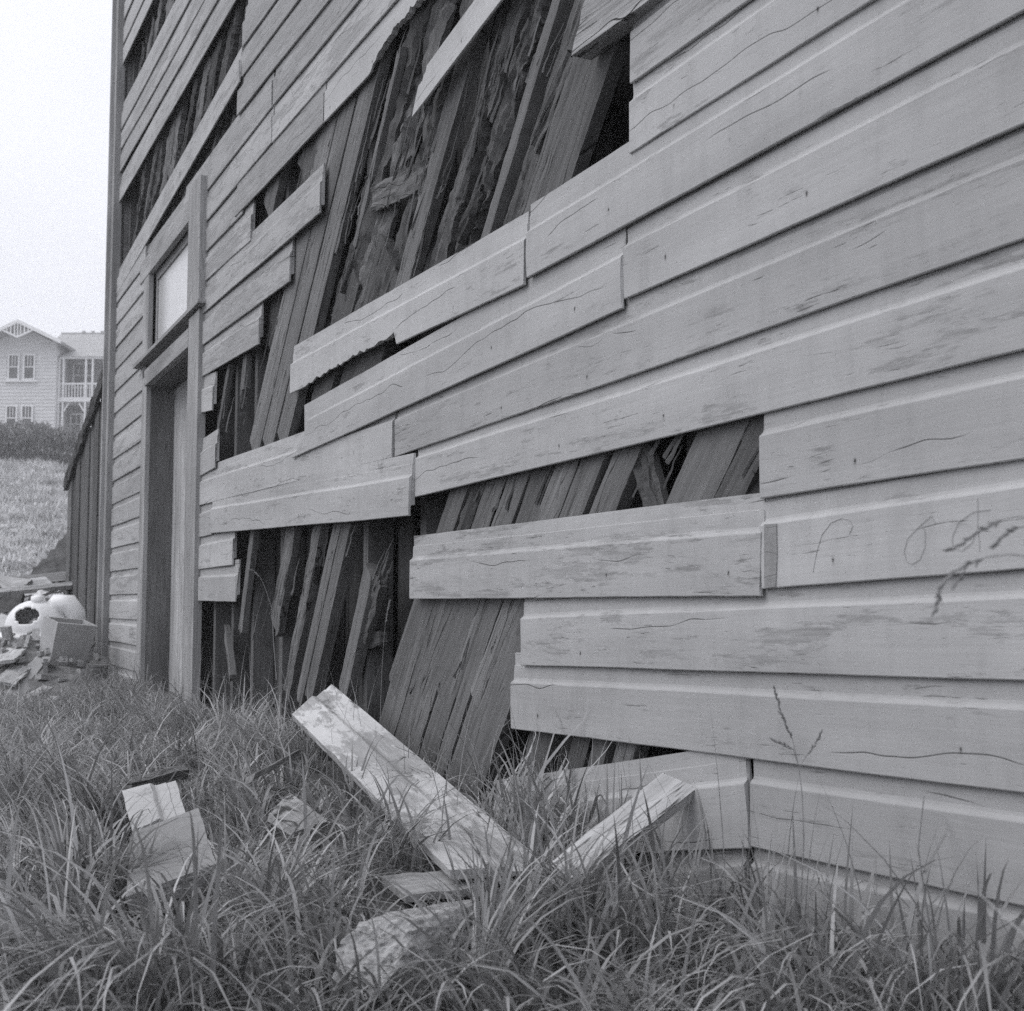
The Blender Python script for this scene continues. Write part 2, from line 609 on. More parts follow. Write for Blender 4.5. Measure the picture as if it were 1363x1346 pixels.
# --- long boards in the middle
wb((264, 673), (521, 609), 0.96, 0.4, rag=0.005)
wb((279, 710), (543, 687), 0.98, 0.42, out=(0.008, 0.02), rag=0.006, label='weatherboard sagging loose at its right end')
wb((263, 716), (281, 712), 0.93, 0.4)
wb((263, 758), (309, 752), 0.95, 0.4, **RAG)
wb((263, 800), (313, 801), 0.95, 0.35, **RAG)
wb((265, 550), (282, 546), 0.95, 0.35, **RAG)
wb((265, 634), (286, 622), 0.95, 0.4, **RAG)
# --- staircase of broken ends right of the door
wb((265, 503), (344, 458), 0.97, 0.65, rag=0.005)
wb((266, 462), (385, 374), 0.98, 0.65, rag=0.005)
wb((269, 418), (425, 283), 0.97, 0.60, out=(0.0, 0.012), rag=0.005)
wb((271, 376), (333, 320), 0.94, 0.70, rag=0.005)
wb((271, 338), (322, 284), 0.94, 0.65, rag=0.01)
wb((312, 289), (430, 164), 0.78, 0.80, out=(0.006, 0.002), rag=0.01)
wb((431, 163), (575, 12), 1.1, 0.25, cut=[(431, 0), (490, 0), (506, 0.05), (525, 0.075), (575, 0.08)], rag=0.006, label='pale weatherboard rotted along its lower edge')
wb((268, 302), (361, 190), 0.98, 0.60)
wb((362, 190), (548, -25), 1.06, 0.65)
wb((244, 294), (361, 142), 0.98, 0.62)
wb((363, 140), (498, -25), 0.9, 0.80)
wb((315, 154), (457, -25), 0.86, 0.80, **RAG)
wb((318, 107), (414, -25), 0.82, 0.80, rag=0.006)
wb((322, 63), (385, -25), 0.82, 0.80, rag=0.006)
wb((330, 24), (365, -25), 0.86, 0.5, rag=0.006)
# --- hanging pieces at the top
wb((548, 157), (690, -30), 1.12, 0.25, out=(0.035, 0.02), scale=0.62, lend=[(0, 0), (0.13, 0.12)], rag=0.01, label='pale broken board hanging askew over the sheathing')
# --- upper left, over and beyond the door
wb((155, 392), (318, 109), 1.0, 0.55, out=(0.002, 0.012), scale=0.93, rag=0.006, label='long sagging board above the door')
wb((158, 270), (328, -25), 0.98, 0.60)
wb((158, 232), (303, -25), 0.86, 0.60)
wb((159, 202), (286, -25), 1.0, 0.70)
wb((160, 174), (265, -25), 0.98, 0.5)
wb((162, 88), (215, -25), 0.98, 0.4)
wb((162, 62), (202, -25), 0.98, 0.4)
wb((163, 30), (186, -25), 0.95, 0.4)
# weathered boards over the window head
wb((0.0 - 0.02, 9.9, 3.02), (0.0 - 0.02, 8.2, 3.0), 0.72, 0.75, rag=0.01)
# --- between the corner and the door
zl = 0.18
i = 0
while zl < 3.1:
    tilt = 0.03 * (1 - zl / 3)
    hh = random.uniform(-0.006, 0.006)
    wb((-0.022, WALL_END - 0.05, zl + tilt + hh), (-0.022, 9.68, zl + hh * 0.5), random.uniform(0.88, 1.0), random.uniform(0.35, 0.6), rag=0.002)
    zl += 0.1715
    i += 1
# --- courses above the picture, so that the wall is whole
zl = 1.74 + 0.17 * 2
while zl < 6.2:
    us = [u for u in np.arange(-0.6, 10.95, 0.05) if proj((0, u, zl + 0.2))[1] < -26 and proj((0, u, zl))[1] < -26]
    if us:
        a, b = max(us), -0.6
        if a > 10.7:
            a = WALL_END - 0.05
        while a > b + 0.5:
            e = max(b, a - random.uniform(2.6, 4.2))
            wb((-0.022, a, zl + 0.06 * smooth01(2.6, 5.0, a)), (-0.022, e + 0.004, zl + 0.06 * smooth01(2.6, 5.0, e)), random.uniform(0.9, 1.05), 0.4)
            a = e
    zl += 0.17
for zl in (0.04, 0.21, 0.378, 0.547, 0.714, 0.882, 1.05, 1.213, 1.394, 1.571, 1.736, 1.902):
    e = {1.394: P(1500, 106).y, 1.571: P(1420, -18).y, 1.736: P(1210, -31).y, 1.902: P(1040, -31).y}.get(zl, P(1560, 800).y)
    wb((-0.022, e - 0.004, zl), (-0.022, -0.6, zl), random.uniform(0.94, 1.04), 0.4)

# scratched marks on the weatherboard at the right
def scratch(pts, board):
    m = MB()
    q = [P(x, y, X=-0.0245) for x, y in pts]
    fine_q = []
    for a, b in zip(q, q[1:]):
        fine_q += [a.lerp(b, t / 4) for t in range(4)]
    fine_q.append(q[-1])
    m.tube(fine_q, 0.00045, 4)
    o = m.build('scratch_mark', M_SCRATCH)
    o.parent = board
    o.matrix_parent_inverse = board.matrix_basis.inverted()


scratch([(1082, 762), (1087, 735), (1094, 712), (1106, 696), (1120, 690), (1131, 692), (1135, 700), (1130, 712)], c5r)
scratch([(1244, 697), (1240, 686), (1224, 700), (1208, 717), (1203, 735), (1206, 747), (1214, 751), (1224, 745), (1231, 728), (1231, 708), (1226, 696)], c5r)
scratch([(1301, 663), (1301, 700), (1304, 735)], c5r)
scratch([(1318, 678), (1296, 681), (1276, 695), (1267, 715), (1268, 729), (1280, 733), (1294, 722), (1300, 705)], c5r)


q = [P(x, y, X=-0.0262) for x, y in ((1017, 698), (1033, 697), (1034, 740), (1032, 781), (1017, 783))]
m = MB()
m.v = [tuple(p) for p in q] + [(p.x + 0.008, p.y, p.z) for p in q]
m.f = [(0, 1, 2, 3, 4), (9, 8, 7, 6, 5)] + [(i, i + 5, (i + 1) % 5 + 5, (i + 1) % 5) for i in range(5)]
o = m.build('bare_strip', M_TRIM)
o['tone'] = 0.8
o.parent = c5r
o.matrix_parent_inverse = c5r.matrix_basis.inverted()


# ------------------------------------------------------------------ sheathing planks
def chip(x, s):
    """splinters torn from an edge: long runs, sudden steps"""
    a = fbm(x * 1.7, s, 0, 2)
    b = math.floor((fbm(x * 4.5, s, 3, 2) + 1) * 3.5) / 3.5 - 1
    return max(0.0, 0.5 * a + 0.8 * b + 0.12 * fbm(x * 40, s, 5, 2))


def plank_mesh(L, wd, th, edge=0.004, rot=0.0, ends=(0.01, 0.01), seed=0.0, cross=5, taper=(1.0, 1.0)):
    n = max(4, min(110, int(L / (0.012 if rot > 0.015 else 0.03))))
    v, f = [], []
    cr = cross + 1
    for i in range(n + 1):
        t = i / n
        x = t * L
        eb = edge * (fbm(x * 7, seed, 0, 4) + 0.5 * fbm(x * 30, seed, 3, 3))
        et = edge * (fbm(x * 7, seed + 5, 0, 4) + 0.5 * fbm(x * 30, seed + 5, 3, 3))
        if rot:
            eb += rot * chip(x, seed + 9)
            et -= rot * chip(x, seed + 12)
        ws = taper[0] + (taper[1] - taper[0]) * t
        for side in (0, 1):
            for j in range(cr + 1):
                c = j / cr
                z = eb + (wd * ws + et - eb) * c
                y = th * side
                if side == 0 and rot:
                    y += min(th * 0.8, abs(rot * 0.6 * fbm(x * 1.8, j * 2.3, seed + 2, 3) + rot * 0.2 * fbm(x * 14, j * 3.1, seed + 2, 2)))
                if side == 0 and j in (0, cr):
                    y += 0.0015
                ex = 0.0
                if i == 0:
                    ex = -ends[0] * abs(fbm(z * 60, seed, 7, 3)) * 2 + ends[0]
                if i == n:
                    ex = -ends[1] * (1 - abs(fbm(z * 60, seed, 4, 3)) * 2)
                v.append((x + ex, y, z))
    row = 2 * (cr + 1)
    for i in range(n):
        a, b = i * row, (i + 1) * row
        for j in range(cr):
            f.append((a + j, b + j, b + j + 1, a + j + 1))
            k = cr + 1 + j
            f.append((a + k, a + k + 1, b + k + 1, b + k))
        f.append((a, a + cr + 1, b + cr + 1, b))
        f.append((a + cr, b + cr, b + 2 * cr + 1, a + 2 * cr + 1))
    for i in (0, n):
        a = i * row
        for j in range(cr):
            q = (a + j, a + j + 1, a + cr + 1 + j + 1, a + cr + 1 + j)
            f.append(q if i == 0 else tuple(reversed(q)))
    return mesh('plank', v, f)


def plank(l, r, ang=45.0, up=1.0, down=0.12, X=0.004, th=0.038, tone=1.0, name='sheathing_plank', mat=None, **kw):
    """diagonal plank whose visible foot spans photo points l .. r on the plane x = X"""
    p, q = P(*l, X=X), P(*r, X=X)
    a = R(ang)
    ex = Vector((0, -math.cos(a), math.sin(a)))
    ez = Vector((0, math.sin(a), math.cos(a)))     # across the plank, towards its upper far edge
    wd = abs((p - q).dot(ez))
    base = q - ex * (down + (q - p).dot(ex) * 0)
    ey = Vector((1, 0, 0))
    # lower near edge is q; plank grows towards p
    m = Matrix((ex, ey, ez)).transposed().to_4x4()
    m.translation = base
    seed_count[0] += 1
    o = link(name, plank_mesh(up + down, wd * 0.985, th, seed=seed_count[0] * 2.3, **kw), mat or M_SHEATH, building, m)
    o['tone'] = tone * random.uniform(0.68, 1.28)
    return o


# main opening; feet listed along the top of the long lower board
plank((329, 598), (346, 592), up=2.1, edge=0.003, tone=1.15)
plank((347, 592), (364, 586), up=2.1, edge=0.003, tone=1.2)
plank((366, 585), (384, 577), up=2.1, edge=0.004, tone=1.1)
plank((433, 437), (458, 424), ang=44, up=1.6, rot=0.075, edge=0.01, tone=0.95, ends=(0.02, 0.08))
plank((460, 423), (482, 412), ang=44, up=1.25, rot=0.085, edge=0.01, tone=0.9, X=0.012, ends=(0.02, 0.12))
plank((497, 400), (520, 386), ang=43, up=1.6, rot=0.075, edge=0.008, tone=0.9, ends=(0.02, 0.1))
plank((524, 383), (545, 371), ang=46, up=1.6, edge=0.006, tone=1.05)
plank((567, 358), (590, 346), up=1.6, rot=0.065, edge=0.008, tone=0.85)
plank((600, 340), (624, 327), up=1.4, rot=0.07, edge=0.01, tone=0.78, ends=(0.02, 0.02))
plank((640, 315), (652, 308), ang=47, up=1.3, edge=0.006, tone=1.35, X=-0.002, th=0.042)
plank((668, 299), (690, 287), ang=46, up=0.75, X=0.012, edge=0.006, rot=0.02, tone=0.7, ends=(0.01, 0.1))
plank((690, 287), (718, 271), ang=45, up=0.55, edge=0.004, rot=0.01, tone=1.1, ends=(0.01, 0.09))
plank((720, 270), (756, 248), ang=46, up=1.2, edge=0.002, tone=1.15)
# loose splinters and a rotten cross piece in the main opening
def stick(a, b, wd=0.03, th=0.02, Xa=0.0, Xb=0.0, tone=1.0, name='broken_lath', mat=None, rot=0.008, ends=(0.02, 0.05), taper=(1, 1)):
    p, q = P(*a, X=Xa), P(*b, X=Xb)
    ex = (q - p).normalized()
    ey = Vector((1, 0, 0))
    ey = (ey - ex * ey.dot(ex)).normalized()
    ez = ex.cross(ey)
    if ez.y < 0 and abs(ez.y) > abs(ez.z):
        ez = -ez
        ey = -ey
    m = Matrix((ex, ey, ez)).transposed().to_4x4()
    m.translation = p - ez * wd / 2
    seed_count[0] += 1
    o = link(name, plank_mesh((q - p).length, wd, th, edge=0.004, rot=rot, ends=ends, seed=seed_count[0] * 1.9, taper=taper), mat or M_SHEATH, building, m)
    o['tone'] = tone
    return o


stick((470, 330), (532, 60), 0.035, 0.03, 0.0, -0.01, 1.3)
stick((492, 264), (568, 230), 0.10, 0.02, -0.012, 0.0, 0.95, 'rotten_fragment', rot=0.03, ends=(0.03, 0.03))
stick((705, 200), (760, 70), 0.06, 0.02, 0.0, 0.0, 0.8, rot=0.04, ends=(0.05, 0.05))
stick((548, 300), (575, 170), 0.05, 0.02, 0.02, 0.01, 0.8, rot=0.03)
stick((605, 320), (640, 250), 0.06, 0.03, -0.012, 0.0, 0.6, rot=0.05)
stick((452, 392), (470, 330), 0.03, 0.02, -0.01, 0.0, 0.9, rot=0.02)
# left end of the main opening
stick((288, 579), (305, 480), 0.05, 0.03, 0.0, 0.01, 0.9)
stick((321, 527), (326, 468), 0.09, 0.03, 0.0, 0.01, 1.0, ends=(0.12, 0.02))
stick((330, 312), (336, 262), 0.05, 0.02, 0.01, 0.01, 1.2)
plank((345, 297), (362, 284), up=0.5, down=0.05, tone=1.1, edge=0.008)
plank((385, 262), (412, 240), up=0.6, down=0.05, tone=1.0, edge=0.01, rot=0.02)
plank((352, 440), (370, 420), up=1.0, down=0.2, tone=0.9, X=0.03, edge=0.01)
plank((410, 545), (440, 520), up=0.5, down=0.3, tone=0.95, X=0.01, edge=0.008)
plank((442, 545), (500, 505), up=0.4, down=0.3, tone=0.9, X=0.012, edge=0.008)
# upper left strips: planks seen between the boards
for (x, y, wpx, up, tn) in [(168, 372, 7, 1.4, 0.95), (180, 350, 6, 1.3, 1.15), (190, 333, 7, 1.3, 1.0), (201, 316, 8, 1.3, 1.1), (213, 296, 10, 1.2, 1.2), (228, 270, 10, 1.2, 1.1),
                            (243, 246, 9, 1.2, 1.0), (256, 224, 10, 1.3, 1.15), (271, 199, 8, 1.2, 0.9), (284, 178, 10, 1.2, 1.1), (299, 150, 9, 1.0, 0.95),
                            (172, 172, 6, 1.0, 1.0), (181, 158, 5, 1.0, 1.15), (190, 140, 7, 1.1, 1.0), (202, 118, 7, 1.1, 1.1)]:
    wv = wpx * random.choice([0.45, 0.7, 1.0, 1.35])
    plank((x, y), (x + wv, y - wv * 1.45), ang=random.uniform(40, 49), up=up * random.uniform(0.6, 1.1), down=0.25, tone=tn * random.uniform(0.6, 1.3), edge=0.014, rot=0.045, X=random.choice([0.004, 0.012, 0.022]), ends=(0.03, 0.12))
for (x, y) in [(245, 285), (262, 255), (282, 222), (300, 190)]:
    stick((x, y + 14), (x + 12, y - 40), 0.06, 0.02, 0.01, 0.02, 0.8, rot=0.03)
# opening under the long middle boards (right)
for (x0, x1, tn, kw) in [(580, 603, 0.95, {}), (605, 624, 0.8, dict(rot=0.03)), (626, 651, 1.0, {}), (653, 680, 1.0, {}), (682, 709, 0.95, dict(rot=0.015)), (711, 741, 1.05, {}),
                         (743, 774, 1.05, {}), (783, 818, 1.1, dict(edge=0.004)), (884, 948, 1.1, {}), (950, 990, 1.15, dict(edge=0.008))]:
    y = lambda x: 708 - (x - 580) * 0.119
    kk = dict(edge=0.003)
    kk.update(kw)
    plank((x0, y(x0)), (x1, y(x1)), ang=46, up=0.42, down=0.75 if x1 < 745 else 0.5, tone=tn, **kk)
stick((866, 690), (842, 590), 0.1, 0.03, 0.01, 0.0, 0.85, 'rotten_fragment', rot=0.06, ends=(0.05, 0.02))
stick((990, 665), (1006, 560), 0.08, 0.03, 0.012, 0.012, 0.6, 'rotten_fragment', rot=0.06)
# under the slipped board: sound planks running to the ground
for (x0, y0, x1, y1, tn) in [(519, 905, 546, 903, 1.0), (547, 903, 586, 900, 0.95), (589, 900, 614, 899, 1.0), (616, 899, 634, 898, 1.02), (637, 898, 694, 895, 1.05)]:
    plank((x0, y0), (x1, y1), ang=50, up=0.42, down=0.62, tone=tn, edge=0.0035, rot=0.004)
# bottom gap by the tilted lower board
for (x0, x1, tn) in [(694, 724, 1.0), (752, 776, 0.95), (780, 802, 0.9), (812, 840, 0.95)]:
    plank((x0, 1022), (x1, 1018), ang=62, up=0.3, down=0.3, tone=tn, edge=0.005)
# lower left opening: broken laths
stick((318, 846), (337, 690), 0.075, 0.03, 0.004, 0.004, 1.25, ends=(0.08, 0.02), rot=0.006)
stick((363, 836), (388, 690), 0.13, 0.035, 0.004, 0.004, 1.1, ends=(0.1, 0.02), rot=0.02)
stick((379, 925), (424, 685), 0.095, 0.035, 0.004, 0.004, 1.1, rot=0.02)
stick((396, 935), (452, 680), 0.085, 0.04, 0.002, 0.002, 1.12, rot=0.004)
stick((408, 935), (464, 680), 0.095, 0.045, 0.004, 0.004, 1.12, rot=0.004)
stick((453, 930), (491, 752), 0.10, 0.045, -0.012, 0.0, 1.2, rot=0.012, ends=(0.02, 0.03))
stick((478, 850), (501, 765), 0.10, 0.03, 0.01, 0.004, 0.75, 'rotten_fragment', rot=0.06, ends=(0.06, 0.03))
stick((470, 862), (506, 848), 0.05, 0.03, 0.03, 0.04, 0.7, ends=(0.04, 0.02))
stick((306, 905), (298, 842), 0.05, 0.03, -0.02, 0.0, 1.0, ends=(0.02, 0.06))

def splinter(x, y, ln, wd, ang, X, tone):
    """thin torn sliver standing off a plank"""
    p = P(x, y, X=X)
    a = R(ang)
    q = p + Vector((random.uniform(-0.004, 0.012) * ln / 0.2, -math.cos(a) * ln, math.sin(a) * ln))
    ex = (q - p).normalized()
    ez = ex.cross(Vector((1, 0, 0))).normalized()
    v, f, n = [], [], 7
    sd = random.uniform(0, 90)
    for i in range(n + 1):
        t = i / n
        w_ = wd * (1 - t) ** 0.7 + 0.0004
        c_ = Vector((ln * t, 0.006 * fbm(t * 3, sd, 0, 2), 0.010 * fbm(t * 2.5, sd, 4, 2)))
        for dy, dz in ((0, -w_ / 2), (-w_ * 0.35, 0), (0, w_ / 2), (w_ * 0.35, 0)):
            v.append(c_ + Vector((0, dy, dz)))
    for i in range(n):
        for j in range(4):
            a_, b_ = i * 4 + j, i * 4 + (j + 1) % 4
            f.append((a_, b_, b_ + 4, a_ + 4))
    f += [(3, 2, 1, 0), tuple(n * 4 + j for j in range(4))]
    ey = ez.cross(ex)
    m = Matrix((ex, ey, ez)).transposed().to_4x4()
    m.translation = p
    o = link('splinter', mesh('splinter', v, f), M_SHEATH, building, m)
    o['tone'] = tone


for (x0, y0, x1, y1, n) in [(440, 420, 520, 130, 16), (490, 395, 560, 120, 16), (545, 360, 610, 110, 16), (600, 330, 665, 60, 14), (660, 290, 720, 60, 12), (385, 270, 430, 190, 6), (345, 560, 380, 380, 6),
                            (300, 600, 330, 480, 4), (590, 700, 800, 625, 9), (840, 680, 900, 590, 5), (985, 655, 1005, 570, 4), (330, 850, 470, 720, 9), (470, 880, 505, 770, 5), (540, 950, 680, 830, 6), (190, 330, 300, 110, 10)]:
    for _ in range(n):
        t = random.random()
        splinter(x0 + (x1 - x0) * t + random.uniform(-18, 18), y0 + (y1 - y0) * t + random.uniform(-20, 20), random.uniform(0.07, 0.32), random.uniform(0.005, 0.02),
                 random.uniform(36, 60), random.uniform(0.0, 0.01), random.uniform(0.7, 1.7))

# ------------------------------------------------------------------ studs, lining, dark room behind
STUD_U = [0.3, 0.9, 1.5, 2.1, 2.72, 3.3, 3.86, 4.44, 5.05, 5.65, 6.25, 6.78, 7.2, 7.62, 9.72, 10.3, 10.85]
for u in STUD_U:
    lean = random.uniform(-0.01, 0.01)
    m = MB()
    seg = 8
    for s in range(seg):
        z0, z1 = -0.1 + 6.3 * s / seg, -0.1 + 6.3 * (s + 1) / seg
    me = plank_mesh(6.3, 0.055, 0.10, edge=0.002, seed=u * 3, cross=1)
    mw = Matrix(((0, 1, 0, 0.044), (0, 0, -1, u + 0.03), (1, 0, 0, -0.1), (0, 0, 0, 1)))
    mw = Matrix(((0, 1, 0, 0.046), (0, 0, 1, u - 0.03), (1, 0, 0, -0.1), (0, 0, 0, 1)))
    o = link('stud', me, M_STUD, building, mw)
    o['tone'] = random.uniform(0.9, 1.1)
# inner lining of upright boards, a few gone
u = -0.6
k = 0
gone = [(2.62, 3.0), (4.62, 4.86), (5.05, 5.2)]
while u < WALL_END - 0.1:
    wdt = 0.148
    if not any(a < u + wdt / 2 < b for a, b in gone) and not (7.95 < u < 9.55):
        me = plank_mesh(6.2, wdt, 0.014, edge=0.001, seed=u, cross=1)
        mw = Matrix(((0, 1, 0, 0.150 + random.uniform(0, 0.003)), (0, 0, 1, u), (1, 0, 0, -0.05), (0, 0, 0, 1)))
        o = link('lining_board', me, M_LINING, building, mw)
        o['tone'] = random.uniform(0.9, 1.1)
    u += 0.151
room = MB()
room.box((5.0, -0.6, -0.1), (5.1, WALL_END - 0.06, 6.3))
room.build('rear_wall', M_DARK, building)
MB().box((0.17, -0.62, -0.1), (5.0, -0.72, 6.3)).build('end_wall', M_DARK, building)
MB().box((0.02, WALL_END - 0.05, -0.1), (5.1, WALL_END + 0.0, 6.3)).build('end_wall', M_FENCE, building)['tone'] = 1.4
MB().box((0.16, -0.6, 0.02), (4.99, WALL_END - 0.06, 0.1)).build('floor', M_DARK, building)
MB().prism([(-0.18, 6.22), (5.4, 6.22), (2.6, 8.0)], -0.8, WALL_END + 0.2).build('roof', M_HROOF, building)
# corner trim: two upright boards meeting at the corner
# ------------------------------------------------------------------ door and window over it
S_UP = Matrix(((0, 0, -1, 0), (0, 1, 0, 0), (1, 0, 0, 0), (0, 0, 0, 1)))
S_AL = Matrix(((0, -1, 0, 0), (1, 0, 0, 0), (0, 0, 1, 0), (0, 0, 0, 1)))


def upright(name, a, b, mat, tone=1.0, parent=None):
    """box with its long axis and its wood grain upright"""
    S = S_UP
    o = MB().box(a, b).build(name, mat, parent or building)
    o.data.transform(S.inverted())
    o.matrix_local = S
    o['tone'] = tone
    return o


def along(name, a, b, mat, tone=1.0, parent=None):
    """box with its grain along the wall"""
    S = S_AL
    o = MB().box(a, b).build(name, mat, parent or building)
    o.data.transform(S.inverted())
    o.matrix_local = S
    o['tone'] = tone
    return o


U0, U1 = 8.03, 9.48                     # opening near / far
DTOP = 2.22
door = MB()
door.box((0.172, U0 - 0.1, 0.05), (0.21, U1 + 0.14, DTOP + 0.1))
door_o = door.build('door', M_DOOR, building)
door_o['tone'] = 0.95
for j in range(9):
    a = U0 - 0.08 + j * 0.18
    upright('door_plank', (0.157, a, 0.06), (0.171, a + 0.174, DTOP + 0.05), M_DOOR, random.uniform(0.95, 1.1), door_o)


upright('corner_board', (-0.062, WALL_END - 0.055, 0.05), (-0.001, WALL_END + 0.06, 6.2), M_TRIM, 0.9)
upright('corner_board', (-0.088, WALL_END + 0.062, 0.05), (0.06, WALL_END + 0.1, 6.2), M_TRIM, 1.2)
upright('door_jamb', (0.004, U1, 0.04), (0.155, U1 + 0.045, DTOP + 0.1), M_STUD, 1.25)
upright('door_jamb', (0.004, U0 - 0.045, 0.04), (0.155, U0, DTOP + 0.1), M_STUD, 1.25)
along('door_head', (0.006, U0, DTOP), (0.154, U1, DTOP + 0.05), M_STUD, 1.1)
upright('door_casing', (-0.026, U1 + 0.004, 0.04), (0.003, U1 + 0.18, 2.3), M_TRIM, 1.05)
upright('door_casing', (-0.042, 7.74, 0.04), (0.003, U0 - 0.004, 2.38), M_TRIM, 1.0)
along('door_lintel', (-0.044, U0, DTOP + 0.004), (0.003, U1, DTOP + 0.11), M_TRIM, 0.95)
# window above
WB, WT = 2.42, 2.98
win = along('window', (0.02, U0 - 0.04, WB - 0.06), (0.07, U1 + 0.02, WB + 0.045), M_TRIM, 0.85)
along('window_rail', (0.02, U0 - 0.04, WT - 0.045), (0.07, U1 + 0.02, WT + 0.04), M_TRIM, 0.85, win).matrix_parent_inverse = S_AL.inverted()
for a in (U0 - 0.04, U1 - 0.05):
    o = upright('window_stile', (0.021, a, WB + 0.046), (0.069, a + 0.05, WT - 0.046), M_TRIM, 0.9, win)
    o.matrix_parent_inverse = S_AL.inverted()
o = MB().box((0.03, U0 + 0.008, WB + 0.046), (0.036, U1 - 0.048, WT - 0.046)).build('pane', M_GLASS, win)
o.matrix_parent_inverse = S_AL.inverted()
along('window_sill', (-0.066, 7.66, 2.397), (0.02, U1 + 0.34, 2.42), M_TRIM, 0.95)
upright('window_casing', (-0.056, 7.70, 2.422), (0.003, U0 - 0.01, 3.12), M_TRIM, 1.0)
upright('window_casing', (-0.028, U1 + 0.0, 2.422), (0.003, U1 + 0.2, 2.98), M_TRIM, 1.05)
along('window_head', (-0.03, U0 - 0.008, 2.985), (0.003, U1 + 0.35, 3.12), M_TRIM, 1.05)
along('window_reveal', (0.004, U0 - 0.008, WT + 0.042), (0.07, U1, WT + 0.08), M_TRIM, 0.9)

# thick loose plank sticking out at the top of the hole
p, q = P(758, 76, X=-0.07), P(905, -30, X=-0.03)
ex = (q - p).normalized()
ey = (Vector((1, 0, 0)) - ex * ex.x).normalized()
mw = Matrix((ex, ey, ex.cross(ey))).transposed().to_4x4()
mw.translation = p
me = plank_mesh((q - p).length, 0.19, 0.06, edge=0.002, seed=5.5)
for vt in me.vertices:
    vt.co.x += 0.62 * vt.co.z
o = link('loose_plank', me, M_BARE, building, mw)
o['tone'] = 0.75


# ------------------------------------------------------------------ fallen boards in the grass
def quad_board(name, c, th, mat, label, tone=1.0, wear=0.4, mould=True, group=None, seed=1.0):
    """board through four 3-D corners (near left, near right, far right, far left), face up"""
    nl, nr, fr, fl = [Vector(x) for x in c]
    org = (nl + nr + fr + fl) / 4
    ex = ((fl + fr) - (nl + nr)).normalized()
    sy = (nr - nl) + (fr - fl)
    ez = ex.cross(sy).normalized()
    if ez.z < 0:
        ez = -ez
    ey = ez.cross(ex)
    m = Matrix((ex, ey, ez)).transposed().to_4x4()
    m.translation = org
    inv = m.inverted()
    nl, nr, fr, fl = [inv @ x for x in (nl, nr, fr, fl)]
    n, k = 26, 10
    v, f = [], []
    steps = [(0, 0), (0.06, 0), (0.3, 0), (0.52, 0), (0.55, -0.003), (0.60, -0.010), (0.64, -0.012), (0.82, -0.012), (0.83, -0.0145), (1.0, -0.0145)] if mould else [(i / 9, 0) for i in range(10)]
    for i in range(n + 1):
        t = i / n
        a, b = nl.lerp(fl, t), nr.lerp(fr, t)
        for s in (0, 1):
            for j, (c_, h) in enumerate(steps):
                p = a.lerp(b, c_)
                p.y += 0.0025 * fbm(t * 3 + c_ * 0.3, seed, 1)
                if i in (0, n):
                    p.x += (0.012 if mould else 0.014) * fbm(c_ * 9, seed, i)
                p.z += 0.006 * fbm(t * 2.2, seed, 4) + (h if s == 0 else -th)
                v.append(p)
    row = 2 * k
    for i in range(n):
        A, B = i * row, (i + 1) * row
        for j in range(k - 1):
            f.append((A + j, A + j + 1, B + j + 1, B + j))
            f.append((A + k + j, B + k + j, B + k + j + 1, A + k + j + 1))
        f.append((A, B, B + k, A + k))
        f.append((A + k - 1, A + 2 * k - 1, B + 2 * k - 1, B + k - 1))
    for i in (0, n):
        A = i * row
        for j in range(k - 1):
            f.append((A + j, A + k + j, A + k + j + 1, A + j + 1))
    me = mesh(name, v, f)
    import bmesh
    bm = bmesh.new()
    bm.from_mesh(me)
    bmesh.ops.recalc_face_normals(bm, faces=bm.faces)
    bm.to_mesh(me)
    bm.free()
    o = link(name, me, mat, None, m)
    o['tone'] = tone
    o['wear'] = wear
    tag(o, label, 'board', group)
    return o


footprints = []
G = 'fallen boards lying in the grass'
c = [at(598, 1158, 3.05), at(735, 1150, 3.12), at(440, 905, 5.2), at(388, 950, 5.05)]
quad_board('fallen_board', c, 0.022, M_PAINT, 'long pale fallen weatherboard sloping down from the lower opening', 1.22, 0.68, True, G, 2.0)
footprints.append((c, 0.0))
c = [at(730, 1150, 2.84), at(766, 1172, 2.78), at(928, 1049, 2.98), at(882, 1029, 3.02)]
quad_board('fallen_board', c, 0.024, M_BARE, 'short split board leaning up against the lowest weatherboards', 0.95, 0.4, False, G, 3.0)
footprints.append((c, 0.0))
c = [at(167, 1194, 2.84), at(287, 1150, 2.92), at(264, 1076, 3.35), at(178, 1108, 3.26)]
quad_board('board_offcut', c, 0.04, M_PAINT, 'grey board offcut with a sawn end lying nearest in the grass', 0.62, 0.0, False, G, 4.0)
footprints.append((c, 0.02))
c = [at(176, 1106, 3.42), at(245, 1076, 3.5), at(232, 1032, 3.95), at(162, 1052, 3.9)]
quad_board('board_offcut', c, 0.03, M_PAINT, 'pale broken offcut behind the grey offcut in the grass', 1.05, 0.2, True, G, 5.0)
footprints.append((c, 0.02))
c = [at(358, 1083, 3.7), at(392, 1104, 3.6), at(436, 1094, 3.75), at(385, 1056, 4.0)]
quad_board('board_offcut', c, 0.02, M_BARE, 'light scrap of board half sunk in grass left of the long fallen board', 0.7, 0.5, False, G, 6.0)
footprints.append((c, 0.0))
c = [at(336, 1040, 4.15), at(340, 1030, 4.2), at(402, 996, 4.65), at(398, 1006, 4.6)]
quad_board('wood_scrap', c, 0.03, M_FENCE, 'dark narrow stick of wood in the grass before the lower opening', 1.2, 0.5, False, G, 7.0)
c = [at(508, 1166, 3.12), at(540, 1192, 3.0), at(640, 1180, 3.05), at(606, 1156, 3.2)]
